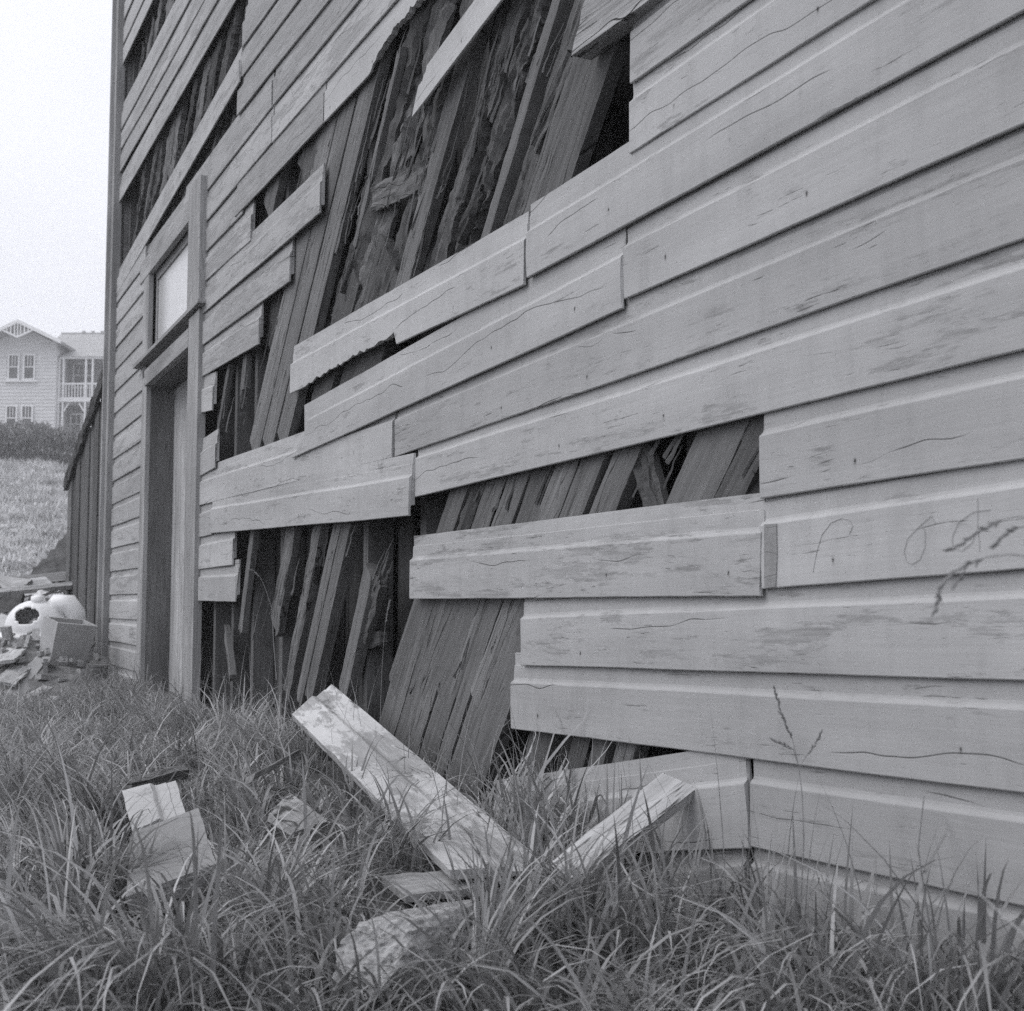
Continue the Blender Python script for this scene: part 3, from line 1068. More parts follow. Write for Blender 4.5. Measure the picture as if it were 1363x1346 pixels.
quad_board('board_offcut', c, 0.016, M_BARE, 'light board end poking out beneath the long fallen board', 0.8, 0.5, False, G, 8.0)
footprints.append((c, 0.0))
c = [at(168, 1036, 4.05), at(176, 1042, 4.0), at(252, 1024, 4.3), at(244, 1018, 4.35)]
quad_board('wood_scrap', c, 0.03, M_FENCE, 'dark thin batten lying behind the two offcuts', 0.9, 0.5, False, G, 9.0)


def rock(name, ctr, size, label, seed, flat=0.5):
    import bmesh
    bm = bmesh.new()
    bmesh.ops.create_icosphere(bm, subdivisions=5, radius=1.0)
    pl = []
    r2 = random.Random(seed)
    for _ in range(11):
        d = Vector((r2.uniform(-1, 1), r2.uniform(-1, 1), r2.uniform(-1, 1))).normalized()
        pl.append((d, r2.uniform(0.55, 0.8)))
    pl.append((Vector((0.1, -0.1, 1)).normalized(), flat))
    for vt in bm.verts:
        d = vt.co.normalized()
        r = 1.0
        for n_, h in pl:
            k = d.dot(n_)
            if k > 0.05:
                r = min(r, h / k)
        p = d * r
        p += d * (0.05 * fbm(p.x * 4 + seed, p.y * 4, p.z * 4, 5) + 0.025 * fbm(p.x * 17, p.y * 17 + seed, p.z * 17, 3))
        vt.co = Vector((p.x * size[0], p.y * size[1], p.z * size[2]))
    me = bpy.data.meshes.new(name)
    bm.to_mesh(me)
    bm.free()
    o = link(name, me, M_CONC)
    o.location = ctr
    o.rotation_euler = (r2.uniform(-0.2, 0.2), r2.uniform(-0.2, 0.2), r2.uniform(0, 3))
    tag(o, label, 'rock', 'broken concrete by the wall')
    footprints.append(('c', Vector(ctr), size[1] * 0.9))
    return o


o = rock('concrete_slab', at(548, 1262, 2.47), (0.34, 0.12, 0.095), 'long rough broken concrete slab running from under the crossed boards to the bottom edge', 3, 0.62)
d = at(480, 1350, 2.25) - at(620, 1190, 2.75)
o.rotation_euler = (0.05, -0.1, math.atan2(d.y, d.x))
rock('concrete_lump', at(496, 1322, 2.3), (0.09, 0.08, 0.075), 'small concrete lump at the bottom edge beside the slab', 8, 0.7)
rock('concrete_lump', at(690, 1215, 2.75), (0.07, 0.05, 0.04), 'small shaded stone under the joint of the two fallen boards', 12, 0.7)


# ------------------------------------------------------------------ grass
def blades_mesh(name, root, h, az, bend, wd, tone, mat, seg=4, droop=0.55, curl=None):
    n = len(h)
    t = np.linspace(0, 1, seg + 1)
    hx, hy = np.cos(az), np.sin(az)
    # arc: starts upright, leans over by 'bend' radians at the tip
    ang = bend[:, None] * (t[None, :] ** 1.15)
    d = h[:, None] / seg
    fx = np.concatenate([np.zeros((n, 1)), np.cumsum(np.sin((ang[:, 1:] + ang[:, :-1]) / 2) * d, axis=1)], axis=1)
    fz = np.concatenate([np.zeros((n, 1)), np.cumsum(np.cos((ang[:, 1:] + ang[:, :-1]) / 2) * d, axis=1)], axis=1)
    tw = rng.normal(0, 0.6, n)
    sx, sy = -np.sin(az + tw), np.cos(az + tw)
    ww = wd[:, None] * (1 - t[None, :] ** 2.2) * (0.65 + 0.35 * np.minimum(1, t[None, :] * 4)) * 0.5
    side = rng.normal(0, 0.10, n)[:, None] * (t[None, :] ** 2) * h[:, None]
    cx = root[:, 0:1] + hx[:, None] * fx + sx[:, None] * side
    cy = root[:, 1:2] + hy[:, None] * fx + sy[:, None] * side
    cz = root[:, 2:3] + fz
    v = np.empty((n, seg + 1, 2, 3), dtype=np.float32)
    for s, sg in ((0, -1), (1, 1)):
        v[:, :, s, 0] = cx + sg * ww * sx[:, None]
        v[:, :, s, 1] = cy + sg * ww * sy[:, None]
        v[:, :, s, 2] = cz
    # keep blades on the street side of the wall
    v[:, :, :, 0] = np.minimum(v[:, :, :, 0], np.where(v[:, :, :, 1] < WALL_END, -0.024 - 0.02 * rng.random((n, 1, 1)), 99))
    nv = (seg + 1) * 2
    base = (np.arange(n) * nv)[:, None, None]
    i = np.arange(seg)[None, :, None] * 2
    quad = base + i + np.array([0, 1, 3, 2])[None, None, :]
    me = bpy.data.meshes.new(name)
    me.vertices.add(n * nv)
    me.vertices.foreach_set('co', v.reshape(-1))
    nf = n * seg
    me.loops.add(nf * 4)
    me.polygons.add(nf)
    me.loops.foreach_set('vertex_index', quad.reshape(-1).astype(np.int32))
    me.polygons.foreach_set('loop_start', (np.arange(nf) * 4).astype(np.int32))
    me.polygons.foreach_set('use_smooth', np.ones(nf, dtype=bool))
    at_ = me.attributes.new('tone', 'FLOAT', 'POINT')
    at_.data.foreach_set('value', np.repeat(tone, nv).astype(np.float32))
    me.update(calc_edges=True)
    me.validate()
    return link(name, me, mat)


def inside_quad(x, y, c):
    ok = np.ones(len(x), dtype=bool)
    pts = [(p.x, p.y) for p in c]
    area = sum(pts[i][0] * pts[(i + 1) % 4][1] - pts[(i + 1) % 4][0] * pts[i][1] for i in range(4))
    s = 1 if area > 0 else -1
    for i in range(4):
        (x0, y0), (x1, y1) = pts[i], pts[(i + 1) % 4]
        ok &= s * ((x1 - x0) * (y - y0) - (y1 - y0) * (x - x0)) > -0.015
    return ok


def keep_mask(x, y):
    k = np.ones(len(x), dtype=bool)
    for fp in footprints:
        if fp[0] == 'c':
            k &= (x - fp[1].x) ** 2 + (y - fp[1].y) ** 2 > fp[2] ** 2
        else:
            k &= ~inside_quad(x, y, fp[0])
    k &= (x < -0.03) | (y > WALL_END + 0.1)
    k &= ~((x > -1.9) & (x < -1.3) & (y < 0.5))
    return k


def in_view(x, y, marg=160):
    p = np.stack([x - CAM.x, y - CAM.y, np.full_like(x, 0.1 - CAM.z)], axis=1)
    z = p @ np.array(FW)
    px_ = 681.5 + F * (p @ np.array(RT)) / np.maximum(z, 0.01)
    return (z > 0.3) & (px_ > -marg) & (px_ < 1363 + marg)


def scatter(n, ymin, ymax, power=1.0):
    y = ymin + (ymax - ymin) * rng.random(n) ** power
    x = -(rng.random(n) * (1.2 + 0.62 * y))
    x += 0.0
    return x, y


gz = np.vectorize(ground_z)


def clump_field(x, y):
    return np.array([noise.noise(Vector((a * 2.3, b * 2.3, 5.0))) for a, b in zip(x, y)])


def low_zone(x, y):
    """grass is pressed down and thin in front of what has fallen on it"""
    f = np.ones(len(x))
    for fp in footprints:
        if fp[0] == 'c':
            pts, w_ = [fp[1]], fp[2]
        else:
            c_ = [Vector(p) for p in fp[0]]
            a, b = (c_[0] + c_[1]) / 2, (c_[2] + c_[3]) / 2
            pts, w_ = [a.lerp(b, t) for t in ((0, 0.25, 0.5, 0.75, 1) if (b - a).length < 1 else (0.45, 0.7, 1))], 0.12
        for p in pts:
            d = Vector((CAM.x - p.x, CAM.y - p.y)).normalized()
            al = (x - p.x) * d.x + (y - p.y) * d.y
            ac = np.abs(-(x - p.x) * d.y + (y - p.y) * d.x)
            near = np.clip(1.4 - ac / (w_ + 0.06), 0, 1) * np.clip((al + 0.2) / 0.2, 0, 1) * np.clip((0.75 - al) / 0.4, 0, 1)
            f = np.minimum(f, 1 - (0.25 if fp[0] == 'c' else 0.6) * near)
    return f


# tufts of long arching blades
def tuft_grass(name, n_tuft, per, ymin, ymax, hmean, wmean, seg, mat, label, tonelo, tonehi, power=1.0, spread=0.07, bend=(0.5, 2.0)):
    tx, ty = scatter(n_tuft, ymin, ymax, power)
    dd = (tx - CAM.x) ** 2 + (ty - CAM.y) ** 2
    ok = in_view(tx, ty, 520) & ((dd > 2.05 ** 2) | (~in_view(tx, ty, 90) & (dd > 0.7 ** 2)))
    tx, ty = tx[ok], ty[ok]
    cf = clump_field(tx, ty)
    m = rng.poisson(per, len(tx)) + 3
    idx = np.repeat(np.arange(len(tx)), m)
    nb = len(idx)
    ra = rng.random(nb) * 2 * np.pi
    rr = np.abs(rng.normal(0, spread, nb))
    x, y = tx[idx] + rr * np.cos(ra), ty[idx] + rr * np.sin(ra)
    kp = keep_mask(x, y)
    x, y, ra, idx = x[kp], y[kp], ra[kp], idx[kp]
    nb = len(x)
    tuft_h = hmean * (0.55 + 0.5 * rng.random(len(tx)) + 0.8 * np.clip(cf, -0.5, 0.8))
    h = tuft_h[idx] * rng.uniform(0.55, 1.25, nb)
    swing = (rng.normal(0, 0.9, len(tx)))[idx]
    flow = np.array([noise.noise(Vector((a * 1.1, b * 1.1, 15.0))) for a, b in zip(tx, ty)]) * 5.0 + 2.6
    mixf = rng.random(nb) < 0.62
    az = np.where(mixf, flow[idx] + rng.normal(0, 0.55, nb), ra + rng.normal(0, 0.7, nb))
    bd = bend[0] + (bend[1] - bend[0]) * rng.random(nb) ** 0.7
    wd = wmean * rng.uniform(0.6, 1.35, nb)
    tt = rng.random(len(tx))[idx] * 0.5 + rng.random(nb) * 0.5
    tone = tonelo + (tonehi - tonelo) * tt
    dead = rng.random(nb) < 0.26
    tone[dead] = rng.uniform(0.7, 1.5, dead.sum())
    h *= low_zone(x, y)
    root = np.stack([x, y, gz(x, y) - 0.01], axis=1)
    o = blades_mesh(name, root, h, az, bd, wd, tone, mat, seg)
    tag(o, label, 'grass', kind='stuff')
    return nb


nb = 0
nb += tuft_grass('grass', 1250, 17, 0.5, 4.6, 0.40, 0.0082, 7, M_GRASS, 'long arching grass in the foreground before the wall', 0.05, 0.75, bend=(1.0, 3.1))
nb += tuft_grass('grass', 1900, 12, 4.2, 9.0, 0.27, 0.0068, 5, M_GRASS, 'rank grass between the offcuts and the door', 0.15, 0.95, bend=(1.0, 2.9))
nb += tuft_grass('grass', 2800, 9, 8.5, 15.0, 0.15, 0.008, 3, M_GRASS, 'grass growing by the rubble and the plank lean-to', 0.1, 0.85)
# low matted undergrowth, pale dead straw mixed in
nb += tuft_grass('grass', 3600, 9, 1.4, 9.5, 0.24, 0.0036, 4, M_DRY, 'short matted straw between the grass tufts', 0.0, 0.75, power=1.1, spread=0.12, bend=(1.5, 3.0))


# heavy clumps that lean over the fallen boards and the slab
def heavy_clumps():
    R_, H_, A_, B_, W_, T_ = [], [], [], [], [], []
    for (x, y, d, n, h) in [(700, 1225, 2.62, 60, 0.30), (740, 1232, 2.6, 60, 0.30), (655, 1262, 2.5, 55, 0.28), (780, 1225, 2.6, 50, 0.26), (640, 1310, 2.36, 60, 0.28), (590, 1335, 2.3, 45, 0.24),
                             (820, 1240, 2.5, 50, 0.28), (880, 1250, 2.45, 45, 0.26), (470, 1215, 2.75, 45, 0.22), (440, 1290, 2.45, 50, 0.24), (150, 1180, 3.0, 60, 0.30), (120, 1130, 3.2, 60, 0.32), (90, 1210, 2.85, 60, 0.30),
                             (300, 1190, 2.85, 55, 0.24), (240, 1235, 2.68, 50, 0.2), (350, 1240, 2.65, 50, 0.26), (560, 1150, 3.3, 35, 0.2), (470, 1060, 4.0, 40, 0.24), (520, 1095, 3.7, 40, 0.22)]:
        c_ = at(x, y, d)
        cx, cy = c_.x, c_.y
        lean = random.uniform(0, 6.28)
        for _ in range(n):
            a = random.uniform(0, 6.28)
            r = abs(random.gauss(0, 0.035))
            px_, py_ = min(cx + r * math.cos(a), -0.06), cy + r * math.sin(a)
            R_.append((px_, py_, ground_z(px_, py_) - 0.01))
            H_.append(h * random.uniform(0.6, 1.4))
            A_.append(a if random.random() < 0.5 else lean + random.gauss(0, 0.6))
            B_.append(random.uniform(0.7, 2.9))
            W_.append(random.uniform(0.005, 0.0105))
            T_.append(random.uniform(0.7, 1.5) if random.random() < 0.2 else random.uniform(0.05, 0.7))
    o = blades_mesh('grass', np.array(R_), np.array(H_), np.array(A_), np.array(B_), np.array(W_), np.array(T_), M_GRASS, 7)
    tag(o, 'heavy clumps of coarse grass leaning over the fallen boards and slab', 'grass', kind='stuff')


heavy_clumps()


# broad leaves standing against the wall at the lower right
def wall_grass():
    n = 520
    y = 1.45 + rng.random(n) ** 0.9 * 1.9
    x = -0.05 - np.abs(rng.normal(0, 0.2, n))
    kp = keep_mask(x, y)
    x, y = x[kp], y[kp]
    n = len(x)
    h = rng.uniform(0.16, 0.36, n)
    az = rng.random(n) * 2 * np.pi
    bd = rng.choice([0.3, 0.7, 1.3, 2.0], n) * rng.uniform(0.7, 1.3, n)
    wd = rng.uniform(0.006, 0.0125, n)
    tone = rng.uniform(0.1, 0.75, n)
    root = np.stack([x, y, gz(x, y) - 0.01], axis=1)
    o = blades_mesh('grass', root, h, az, bd, wd, tone, M_GRASS, 7)
    tag(o, 'broad-bladed grass standing against the lowest weatherboards', 'grass', kind='stuff')
    # thin upright stems along the wall and in the openings
    n = 170
    y = 2.0 + rng.random(n) * 6
    x = -0.04 - np.abs(rng.normal(0, 0.15, n))
    h = rng.uniform(0.2, 0.5, n)
    az = rng.random(n) * 2 * np.pi
    bd = rng.uniform(0.1, 0.9, n)
    wd = rng.uniform(0.002, 0.0035, n)
    root = np.stack([x, y, gz(x, y) - 0.01], axis=1)
    o = blades_mesh('grass', root, h, az, bd, wd, rng.uniform(0.2, 0.8, n), M_DRY, 6)
    tag(o, 'thin dry grass stems along the foot of the wall', 'grass', kind='stuff')


wall_grass()
# dry turf on the far bank
n = 70000
y = 14.5 + rng.random(n) ** 1.3 * 48
x = -1.6 + y / 1.05 * np.where(rng.random(n) < 0.7, 0.06 + 0.08 * rng.random(n), -0.12 + 0.2 * rng.random(n))
kp = in_view(x, y, 900)
px_lim = kp
x, y = x[kp], y[kp]
n = len(x)
root = np.stack([x, y, gz(x, y) - 0.03], axis=1)
sc = 0.6 + y / 28
o = blades_mesh('grass', root, rng.uniform(0.05, 0.2, n) * sc, rng.random(n) * 6.28, rng.uniform(0.3, 2.2, n), rng.uniform(0.012, 0.035, n) * sc, np.clip(clump_field(x * 0.6, y * 0.6) * 0.9 + 0.1 + 0.7 * rng.random(n), 0, 1), M_TURF, 3)
tag(o, 'pale dry turf covering the bank below the house', 'grass', kind='stuff')


# seed stalks
def stalk(pts, depth, heads, label, r=0.0011):
    base = Vector(at(pts[0][0], pts[0][1], depth))
    m = MB()
    q = [at(x, y, depth) for x, y in pts]
    sm = []
    for a, b in zip(q, q[1:]):
        sm += [a.lerp(b, t / 5) for t in range(5)]
    sm.append(q[-1])
    e = empty('grass_stalk', base)
    m.tube([p - base for p in sm], [r * (1 - 0.6 * i / len(sm)) for i in range(len(sm))], 5)
    m.build('stem', M_SEED, e)
    for hp in heads:
        hm = MB()
        k = len(hp)
        hq = [Vector(at(x, y, depth)) - base for x, y in hp]
        hm.tube(hq, r * 0.45, 4)
        L = sum((b - a).length for a, b in zip(hq, hq[1:]))
        cnt = max(5, int(L / 0.0042))
        for i in range(cnt):
            t = 0.35 + 0.65 * i / cnt
            s = t * (k - 1)
            j = min(int(s), k - 2)
            p = hq[j].lerp(hq[j + 1], s - j)
            d = (hq[j + 1] - hq[j]).normalized()
            o_ = Vector((random.uniform(-1, 1), random.uniform(-1, 1), random.uniform(-1, 1)))
            dd = (d + o_ * 0.5).normalized()
            hm.tube([p, p + dd * 0.004, p + dd * 0.008], [0.0004, 0.0017, 0.0003], 5)
        hm.build('seed_head', M_SEED, e)
    tag(e, label, 'grass stalk', 'seeding grass stalks')
    return e


stalk([(1066, 1200), (1070, 1120), (1068, 1060), (1063, 1020)], 2.3,
      [[(1063, 1020), (1055, 985), (1040, 950), (1030, 915)], [(1063, 1020), (1056, 998), (1042, 990), (1028, 984)], [(1064, 1022), (1074, 1005), (1085, 990), (1094, 975)]],
      'tall grass stalk with three seed heads before the lower boards')
stalk([(1500, 1480), (1470, 1100), (1440, 850), (1405, 720), (1375, 690)], 1.35,
      [[(1375, 690), (1352, 688), (1330, 694), (1312, 703), (1285, 720), (1262, 734)], [(1385, 698), (1365, 700), (1345, 706), (1332, 716), (1322, 727)]],
      'seed head drooping in from the right picture edge over the scratched board', 0.0014)
stalk([(1540, 1480), (1505, 1150), (1465, 900), (1420, 765), (1380, 742)], 1.3,
      [[(1380, 742), (1345, 738), (1312, 742), (1285, 752), (1262, 768), (1250, 790), (1245, 815)], [(1290, 750), (1282, 762), (1276, 772), (1270, 780)]],
      'lowest seed spray hanging in from the right picture edge', 0.0014)
stalk([(368, 905), (364, 850), (362, 810), (352, 780)], 4.6, [[(352, 780), (346, 768), (338, 760), (332, 758)]], 'curved seed stalk before the lower left opening', 0.002)
stalk([(506, 960), (508, 900), (511, 850)], 4.2, [[(511, 850), (513, 830), (516, 812), (519, 800)]], 'straight seed stalk beside the upright stud')
stalk([(1252, 1330), (1232, 1200), (1222, 1130), (1230, 1060)], 1.95, [], 'dark bare stalk against the lowest board at the right', 0.0016)

# ------------------------------------------------------------------ plank lean-to beyond the corner
fence = empty('plank_lean_to', (0, WALL_END + 0.2, 0.2))
tag(fence, 'dark lean-to of upright planks with a sloping top at the far corner', 'shed')
NB = 9
FU0, FU1 = WALL_END + 0.15, 13.55
for j in range(NB):
    a = FU0 + (FU1 - FU0) * j / NB
    b = FU0 + (FU1 - FU0) * (j + 1) / NB - 0.012
    top = 2.62 - (a - FU0) / (FU1 - FU0) * 0.62
    me = plank_mesh(top - 0.1, b - a, 0.025, edge=0.008, seed=j * 4.4, ends=(0.02, 0.05), cross=1)
    mw = Matrix(((0, 1, 0, -0.03 + random.uniform(-0.012, 0.012)), (0, 0, 1, a - (WALL_END + 0.2)), (1, 0, 0, -0.1), (0, 0, 0, 1)))
    o = link('upright_plank', me, M_FENCE, fence, mw)
    o['tone'] = random.uniform(0.55, 1.0)
p0 = Vector((-0.075, FU0 - WALL_END - 0.2, 2.36))
p1 = Vector((-0.075, FU1 - WALL_END - 0.15, 1.70))
o = link('capping_strip', plank_mesh((p1 - p0).length, 0.13, 0.04, edge=0.02, rot=0.04, seed=33), M_FENCE, fence, frame_from(p1, p0))
o['tone'] = 0.6
me = MB().prism([(-0.02, -0.3), (1.6, -0.3), (1.6, 2.3), (-0.02, 1.7)], FU1 - WALL_END - 0.22, FU1 - WALL_END - 0.18)
me.build('rear_planks', M_FENCE, fence)['tone'] = 0.8

# ------------------------------------------------------------------ rubble beyond the corner
def bowl():
    """lavatory pan lying upside down: square rim below, domed bowl with a hole, outlet stub on top"""
    import bmesh
    e = empty('lavatory_pan', at(50, 846, 10.5))
    tag(e, 'white lavatory pan lying upside down on the rubble heap', 'toilet')
    k, v, f = 72, [], []
    prof = [(0.0, 1.0), (0.03, 1.0), (0.036, 0.97), (0.04, 0.9), (0.055, 0.88), (0.07, 0.86), (0.09, 0.83), (0.11, 0.80), (0.13, 0.76), (0.15, 0.71), (0.168, 0.65), (0.185, 0.58), (0.198, 0.515), (0.21, 0.44), (0.226, 0.28), (0.232, 0.14), (0.234, 0.0)]
    for (z, r) in prof:
        for j in range(k):
            a = 2 * math.pi * j / k
            ca, sa = math.cos(a), math.sin(a)
            sq = 1.0
            if z < 0.045:                       # squarish rim
                sq = 1.0 / max(abs(ca), abs(sa)) ** 0.45
            v.append((0.24 * r * sq * ca - 0.02 * z, 0.185 * r * sq * sa, z))
    for i in range(len(prof) - 1):
        for j in range(k):
            a, b = i * k + j, i * k + (j + 1) % k
            f.append((a, b, b + k, a + k))
    # oval hole in the shoulder that faces the viewer
    hc = Vector((-0.045, -0.115, 0.16))
    keep = []
    for q in f:
        c_ = sum((Vector(v[i]) for i in q), Vector()) / 4
        d_ = c_ - hc
        if c_.y < 0 and (d_.x / 0.085) ** 2 + (d_.z / 0.052) ** 2 + (d_.y / 0.075) ** 2 < 1:
            continue
        keep.append(q)
    me = mesh('bowl', v, keep)
    me.polygons.foreach_set('use_smooth', [True] * len(me.polygons))
    ob = link('bowl', me, M_CERAMIC, e)
    md = ob.modifiers.new('wall', 'SOLIDIFY')
    md.thickness = 0.014
    md.offset = -1
    sd = ob.modifiers.new('round', 'SUBSURF')
    sd.levels = sd.render_levels = 1
    t = MB().tube([(0.02, 0.0, 0.215), (0.02, 0.0, 0.262), (0.02, 0.0, 0.266), (0.02, 0.0, 0.262), (0.02, 0, 0.23)], [0.05, 0.042, 0.034, 0.026, 0.024], 18).build('outlet_stub', M_CERAMIC, e)
    t.data.polygons.foreach_set('use_smooth', [True] * len(t.data.polygons))
    t = MB().tube([(0.09, 0.02, 0.13), (0.15, 0.02, 0.19), (0.21, 0.01, 0.19), (0.25, 0.0, 0.13), (0.255, 0.0, 0.05)], [0.07, 0.078, 0.072, 0.065, 0.06], 18).build('trap_bend', M_CERAMIC, e)
    t.data.polygons.foreach_set('use_smooth', [True] * len(t.data.polygons))
    e.rotation_euler = (R(12), R(-4), R(-14))
    e.scale = (1.12, 1.12, 1.12)


bowl()


def cistern():
    e = empty('cistern', at(80, 888, 10.1))
    tag(e, 'open grey cistern box standing on end before the lavatory pan', 'cistern')
    w_, h_, d_, t = 0.29, 0.30, 0.17, 0.018
    b0, b1 = 0.86, 1.0
    m = MB()

    def wall(q):
        n = len(m.v)
        m.v += q
        m.f += [tuple(n + i for i in z) for z in ((0, 1, 2, 3), (7, 6, 5, 4), (0, 4, 5, 1), (1, 5, 6, 2), (2, 6, 7, 3), (3, 7, 4, 0))]
    for s in (-1, 1):
        wall([(-w_ / 2 * b0, s * d_ / 2 * b0, 0), (w_ / 2 * b0, s * d_ / 2 * b0, 0), (w_ / 2, s * d_ / 2, h_), (-w_ / 2, s * d_ / 2, h_),
              (-w_ / 2 * b0, s * (d_ / 2 * b0 - t), 0), (w_ / 2 * b0, s * (d_ / 2 * b0 - t), 0), (w_ / 2, s * (d_ / 2 - t), h_), (-w_ / 2, s * (d_ / 2 - t), h_)])
        wall([(s * w_ / 2 * b0, -d_ / 2 * b0 + t, 0), (s * w_ / 2 * b0, d_ / 2 * b0 - t, 0), (s * w_ / 2, d_ / 2 - t, h_), (s * w_ / 2, -d_ / 2 + t, h_),
              (s * (w_ / 2 * b0 - t), -d_ / 2 * b0 + t, 0), (s * (w_ / 2 * b0 - t), d_ / 2 * b0 - t, 0), (s * (w_ / 2 - t), d_ / 2 - t, h_), (s * (w_ / 2 - t), -d_ / 2 + t, h_)])
    m.box((-w_ / 2 * b0 + t, -d_ / 2 * b0 + t, 0.002), (w_ / 2 * b0 - t, d_ / 2 * b0 - t, t))
    b = m.build('tank', M_CISTERN, e)
    import bmesh
    bm = bmesh.new()
    bm.from_mesh(b.data)
    bmesh.ops.recalc_face_normals(bm, faces=bm.faces)
    bm.to_mesh(b.data)
    bm.free()
    MB().tube([(-0.02, d_ / 2 + 0.004, 0.2), (-0.02, d_ / 2 - 0.05, 0.2)], 0.016, 10).build('inlet', M_IRON, e)
    e.rotation_euler = (R(15), R(4), R(26))
    e.scale = (1.12, 1.12, 1.12)


cistern()
# loose boards and sheets of the heap; (photo points of both ends, depths, width, thickness)
heap = [
    ((2, 880), (44, 842), 9.6, 10.6, 0.16, 0.025, M_BARE, 'pale plank at the left picture edge under the lavatory pan'),
    ((6, 908), (46, 868), 9.3, 10.2, 0.14, 0.025, M_BARE, 'lower pale plank at the left picture edge'),
    ((14, 925), (56, 893), 9.2, 9.9, 0.10, 0.03, M_TRIM, 'grey batten sloping to the ground left of the cistern'),
    ((0, 850), (38, 838), 10.2, 11.2, 0.12, 0.02, M_TRIM, 'grey board end behind the two pale planks'),
    ((66, 920), (76, 880), 9.7, 10.3, 0.12, 0.03, M_FENCE, 'dark broken board under the cistern'),
    ((84, 922), (88, 885), 9.8, 10.2, 0.08, 0.03, M_TRIM, 'grey splintered board under the right of the cistern'),
    ((98, 918), (94, 880), 9.9, 10.2, 0.07, 0.03, M_FENCE, 'short dark board between cistern and lean-to'),
    ((-10, 776), (98, 765), 13.5, 13.4, 0.14, 0.05, M_FENCE, 'long dark beam lying along the top of the heap'),
    ((8, 784), (72, 776), 12.8, 13.2, 0.26, 0.03, M_BARE, 'broad pale board flat on top of the heap'),
    ((46, 792), (76, 778), 12.2, 12.8, 0.07, 0.04, M_CERAMIC, 'thin white batten on the heap behind the pan'),
    ((-6, 786), (98, 776), 12.3, 12.6, 0.05, 0.05, M_TRIM, 'grey beam across the heap just behind the pan'),
    ((80, 775), (98, 784), 12.6, 12.9, 0.1, 0.04, M_FENCE, 'dark offcut on the heap beside the lean-to'),
    ((2, 770), (16, 785), 12.6, 12.4, 0.1, 0.04, M_TRIM, 'grey offcut on the heap at the left picture edge'),
    ((-8, 806), (30, 800), 11.8, 11.8, 0.2, 0.05, M_IRON, 'dark rusted sheet low in the heap left of the pan'),
]
heap += [
    ((-4, 866), (34, 846), 10.0, 10.8, 0.09, 0.02, M_TRIM, 'thin grey slat lying between the pale planks'),
    ((10, 838), (50, 856), 10.6, 10.2, 0.10, 0.02, M_BARE, 'short pale slat crossing under the rim of the pan'),
    ((20, 934), (66, 912), 9.0, 9.4, 0.06, 0.02, M_BARE, 'small pale stick in the grass at the foot of the heap'),
    ((50, 925), (64, 884), 9.4, 9.9, 0.11, 0.02, M_FENCE, 'dark splintered board left of the cistern foot'),
    ((-8, 822), (22, 834), 11.0, 10.6, 0.13, 0.02, M_CISTERN, 'pale bent sheet left of the pan'),
    ((30, 905), (60, 870), 9.6, 10.0, 0.10, 0.02, M_TRIM, 'weathered board sloping up to the cistern'),
    ((-10, 768), (40, 774), 13.2, 13.0, 0.08, 0.04, M_TRIM, 'thin batten at the back of the heap'),
    ((40, 798), (98, 800), 11.8, 12.0, 0.07, 0.04, M_FENCE, 'dark batten lying behind the pan'),
]
for i, (a, b, da, db, wd, th, mt, lab) in enumerate(heap):
    p, q = at(a[0], a[1], da), at(b[0], b[1], db)
    ex = (q - p).normalized()
    upv = Vector((random.uniform(-0.4, 0.1), -0.75, 0.75))
    ez = ex.cross(upv).normalized()
    ey = ez.cross(ex)
    me = plank_mesh((q - p).length, wd, th, edge=0.006, rot=0.02, ends=(0.02, 0.04), seed=i * 5.3, cross=2)
    mw = Matrix((ex, -ey, -ez)).transposed().to_4x4()
    mw.translation = p + ez * wd / 2
    o = link('rubble_board', me, mt, None, mw)
    o['tone'] = random.uniform(1.05, 1.4)
    tag(o, lab, 'board', 'loose boards of the rubble heap')


# dark sheet propped against the lean-to
def sheet():
    pts = [(30, 778), (100, 696), (104, 745), (102, 782)]
    m = MB()
    n = 14
    A, B, D_, E_ = at(28, 778, 13.6), at(104, 692, 14.4), at(106, 790, 13.2), at(60, 785, 13.3)
    v, f = [], []
    for i in range(n + 1):
        for j in range(n + 1):
            s, t = i / n, j / n
            p = A.lerp(B, s).lerp(E_.lerp(D_, s), t)
            p += Vector((0.0, 0.09, 0.05)) * fbm(s * 3, t * 3, 2) + Vector((0, 0.02, 0.02)) * math.sin(s * 40)
            v.append(p)
    for i in range(n):
        for j in range(n):
            a = i * (n + 1) + j
            f.append((a, a + 1, a + n + 2, a + n + 1))
    c0 = sum((Vector(p) for p in v), Vector()) / len(v)
    v = [Vector(p) - c0 for p in v]
    o = link('iron_sheet', mesh('iron_sheet', v, f), M_IRON)
    o.location = c0
    md = o.modifiers.new('thickness', 'SOLIDIFY')
    md.thickness = 0.012
    tag(o, 'dark crumpled iron sheet leaning against the lean-to', 'metal sheet')


sheet()
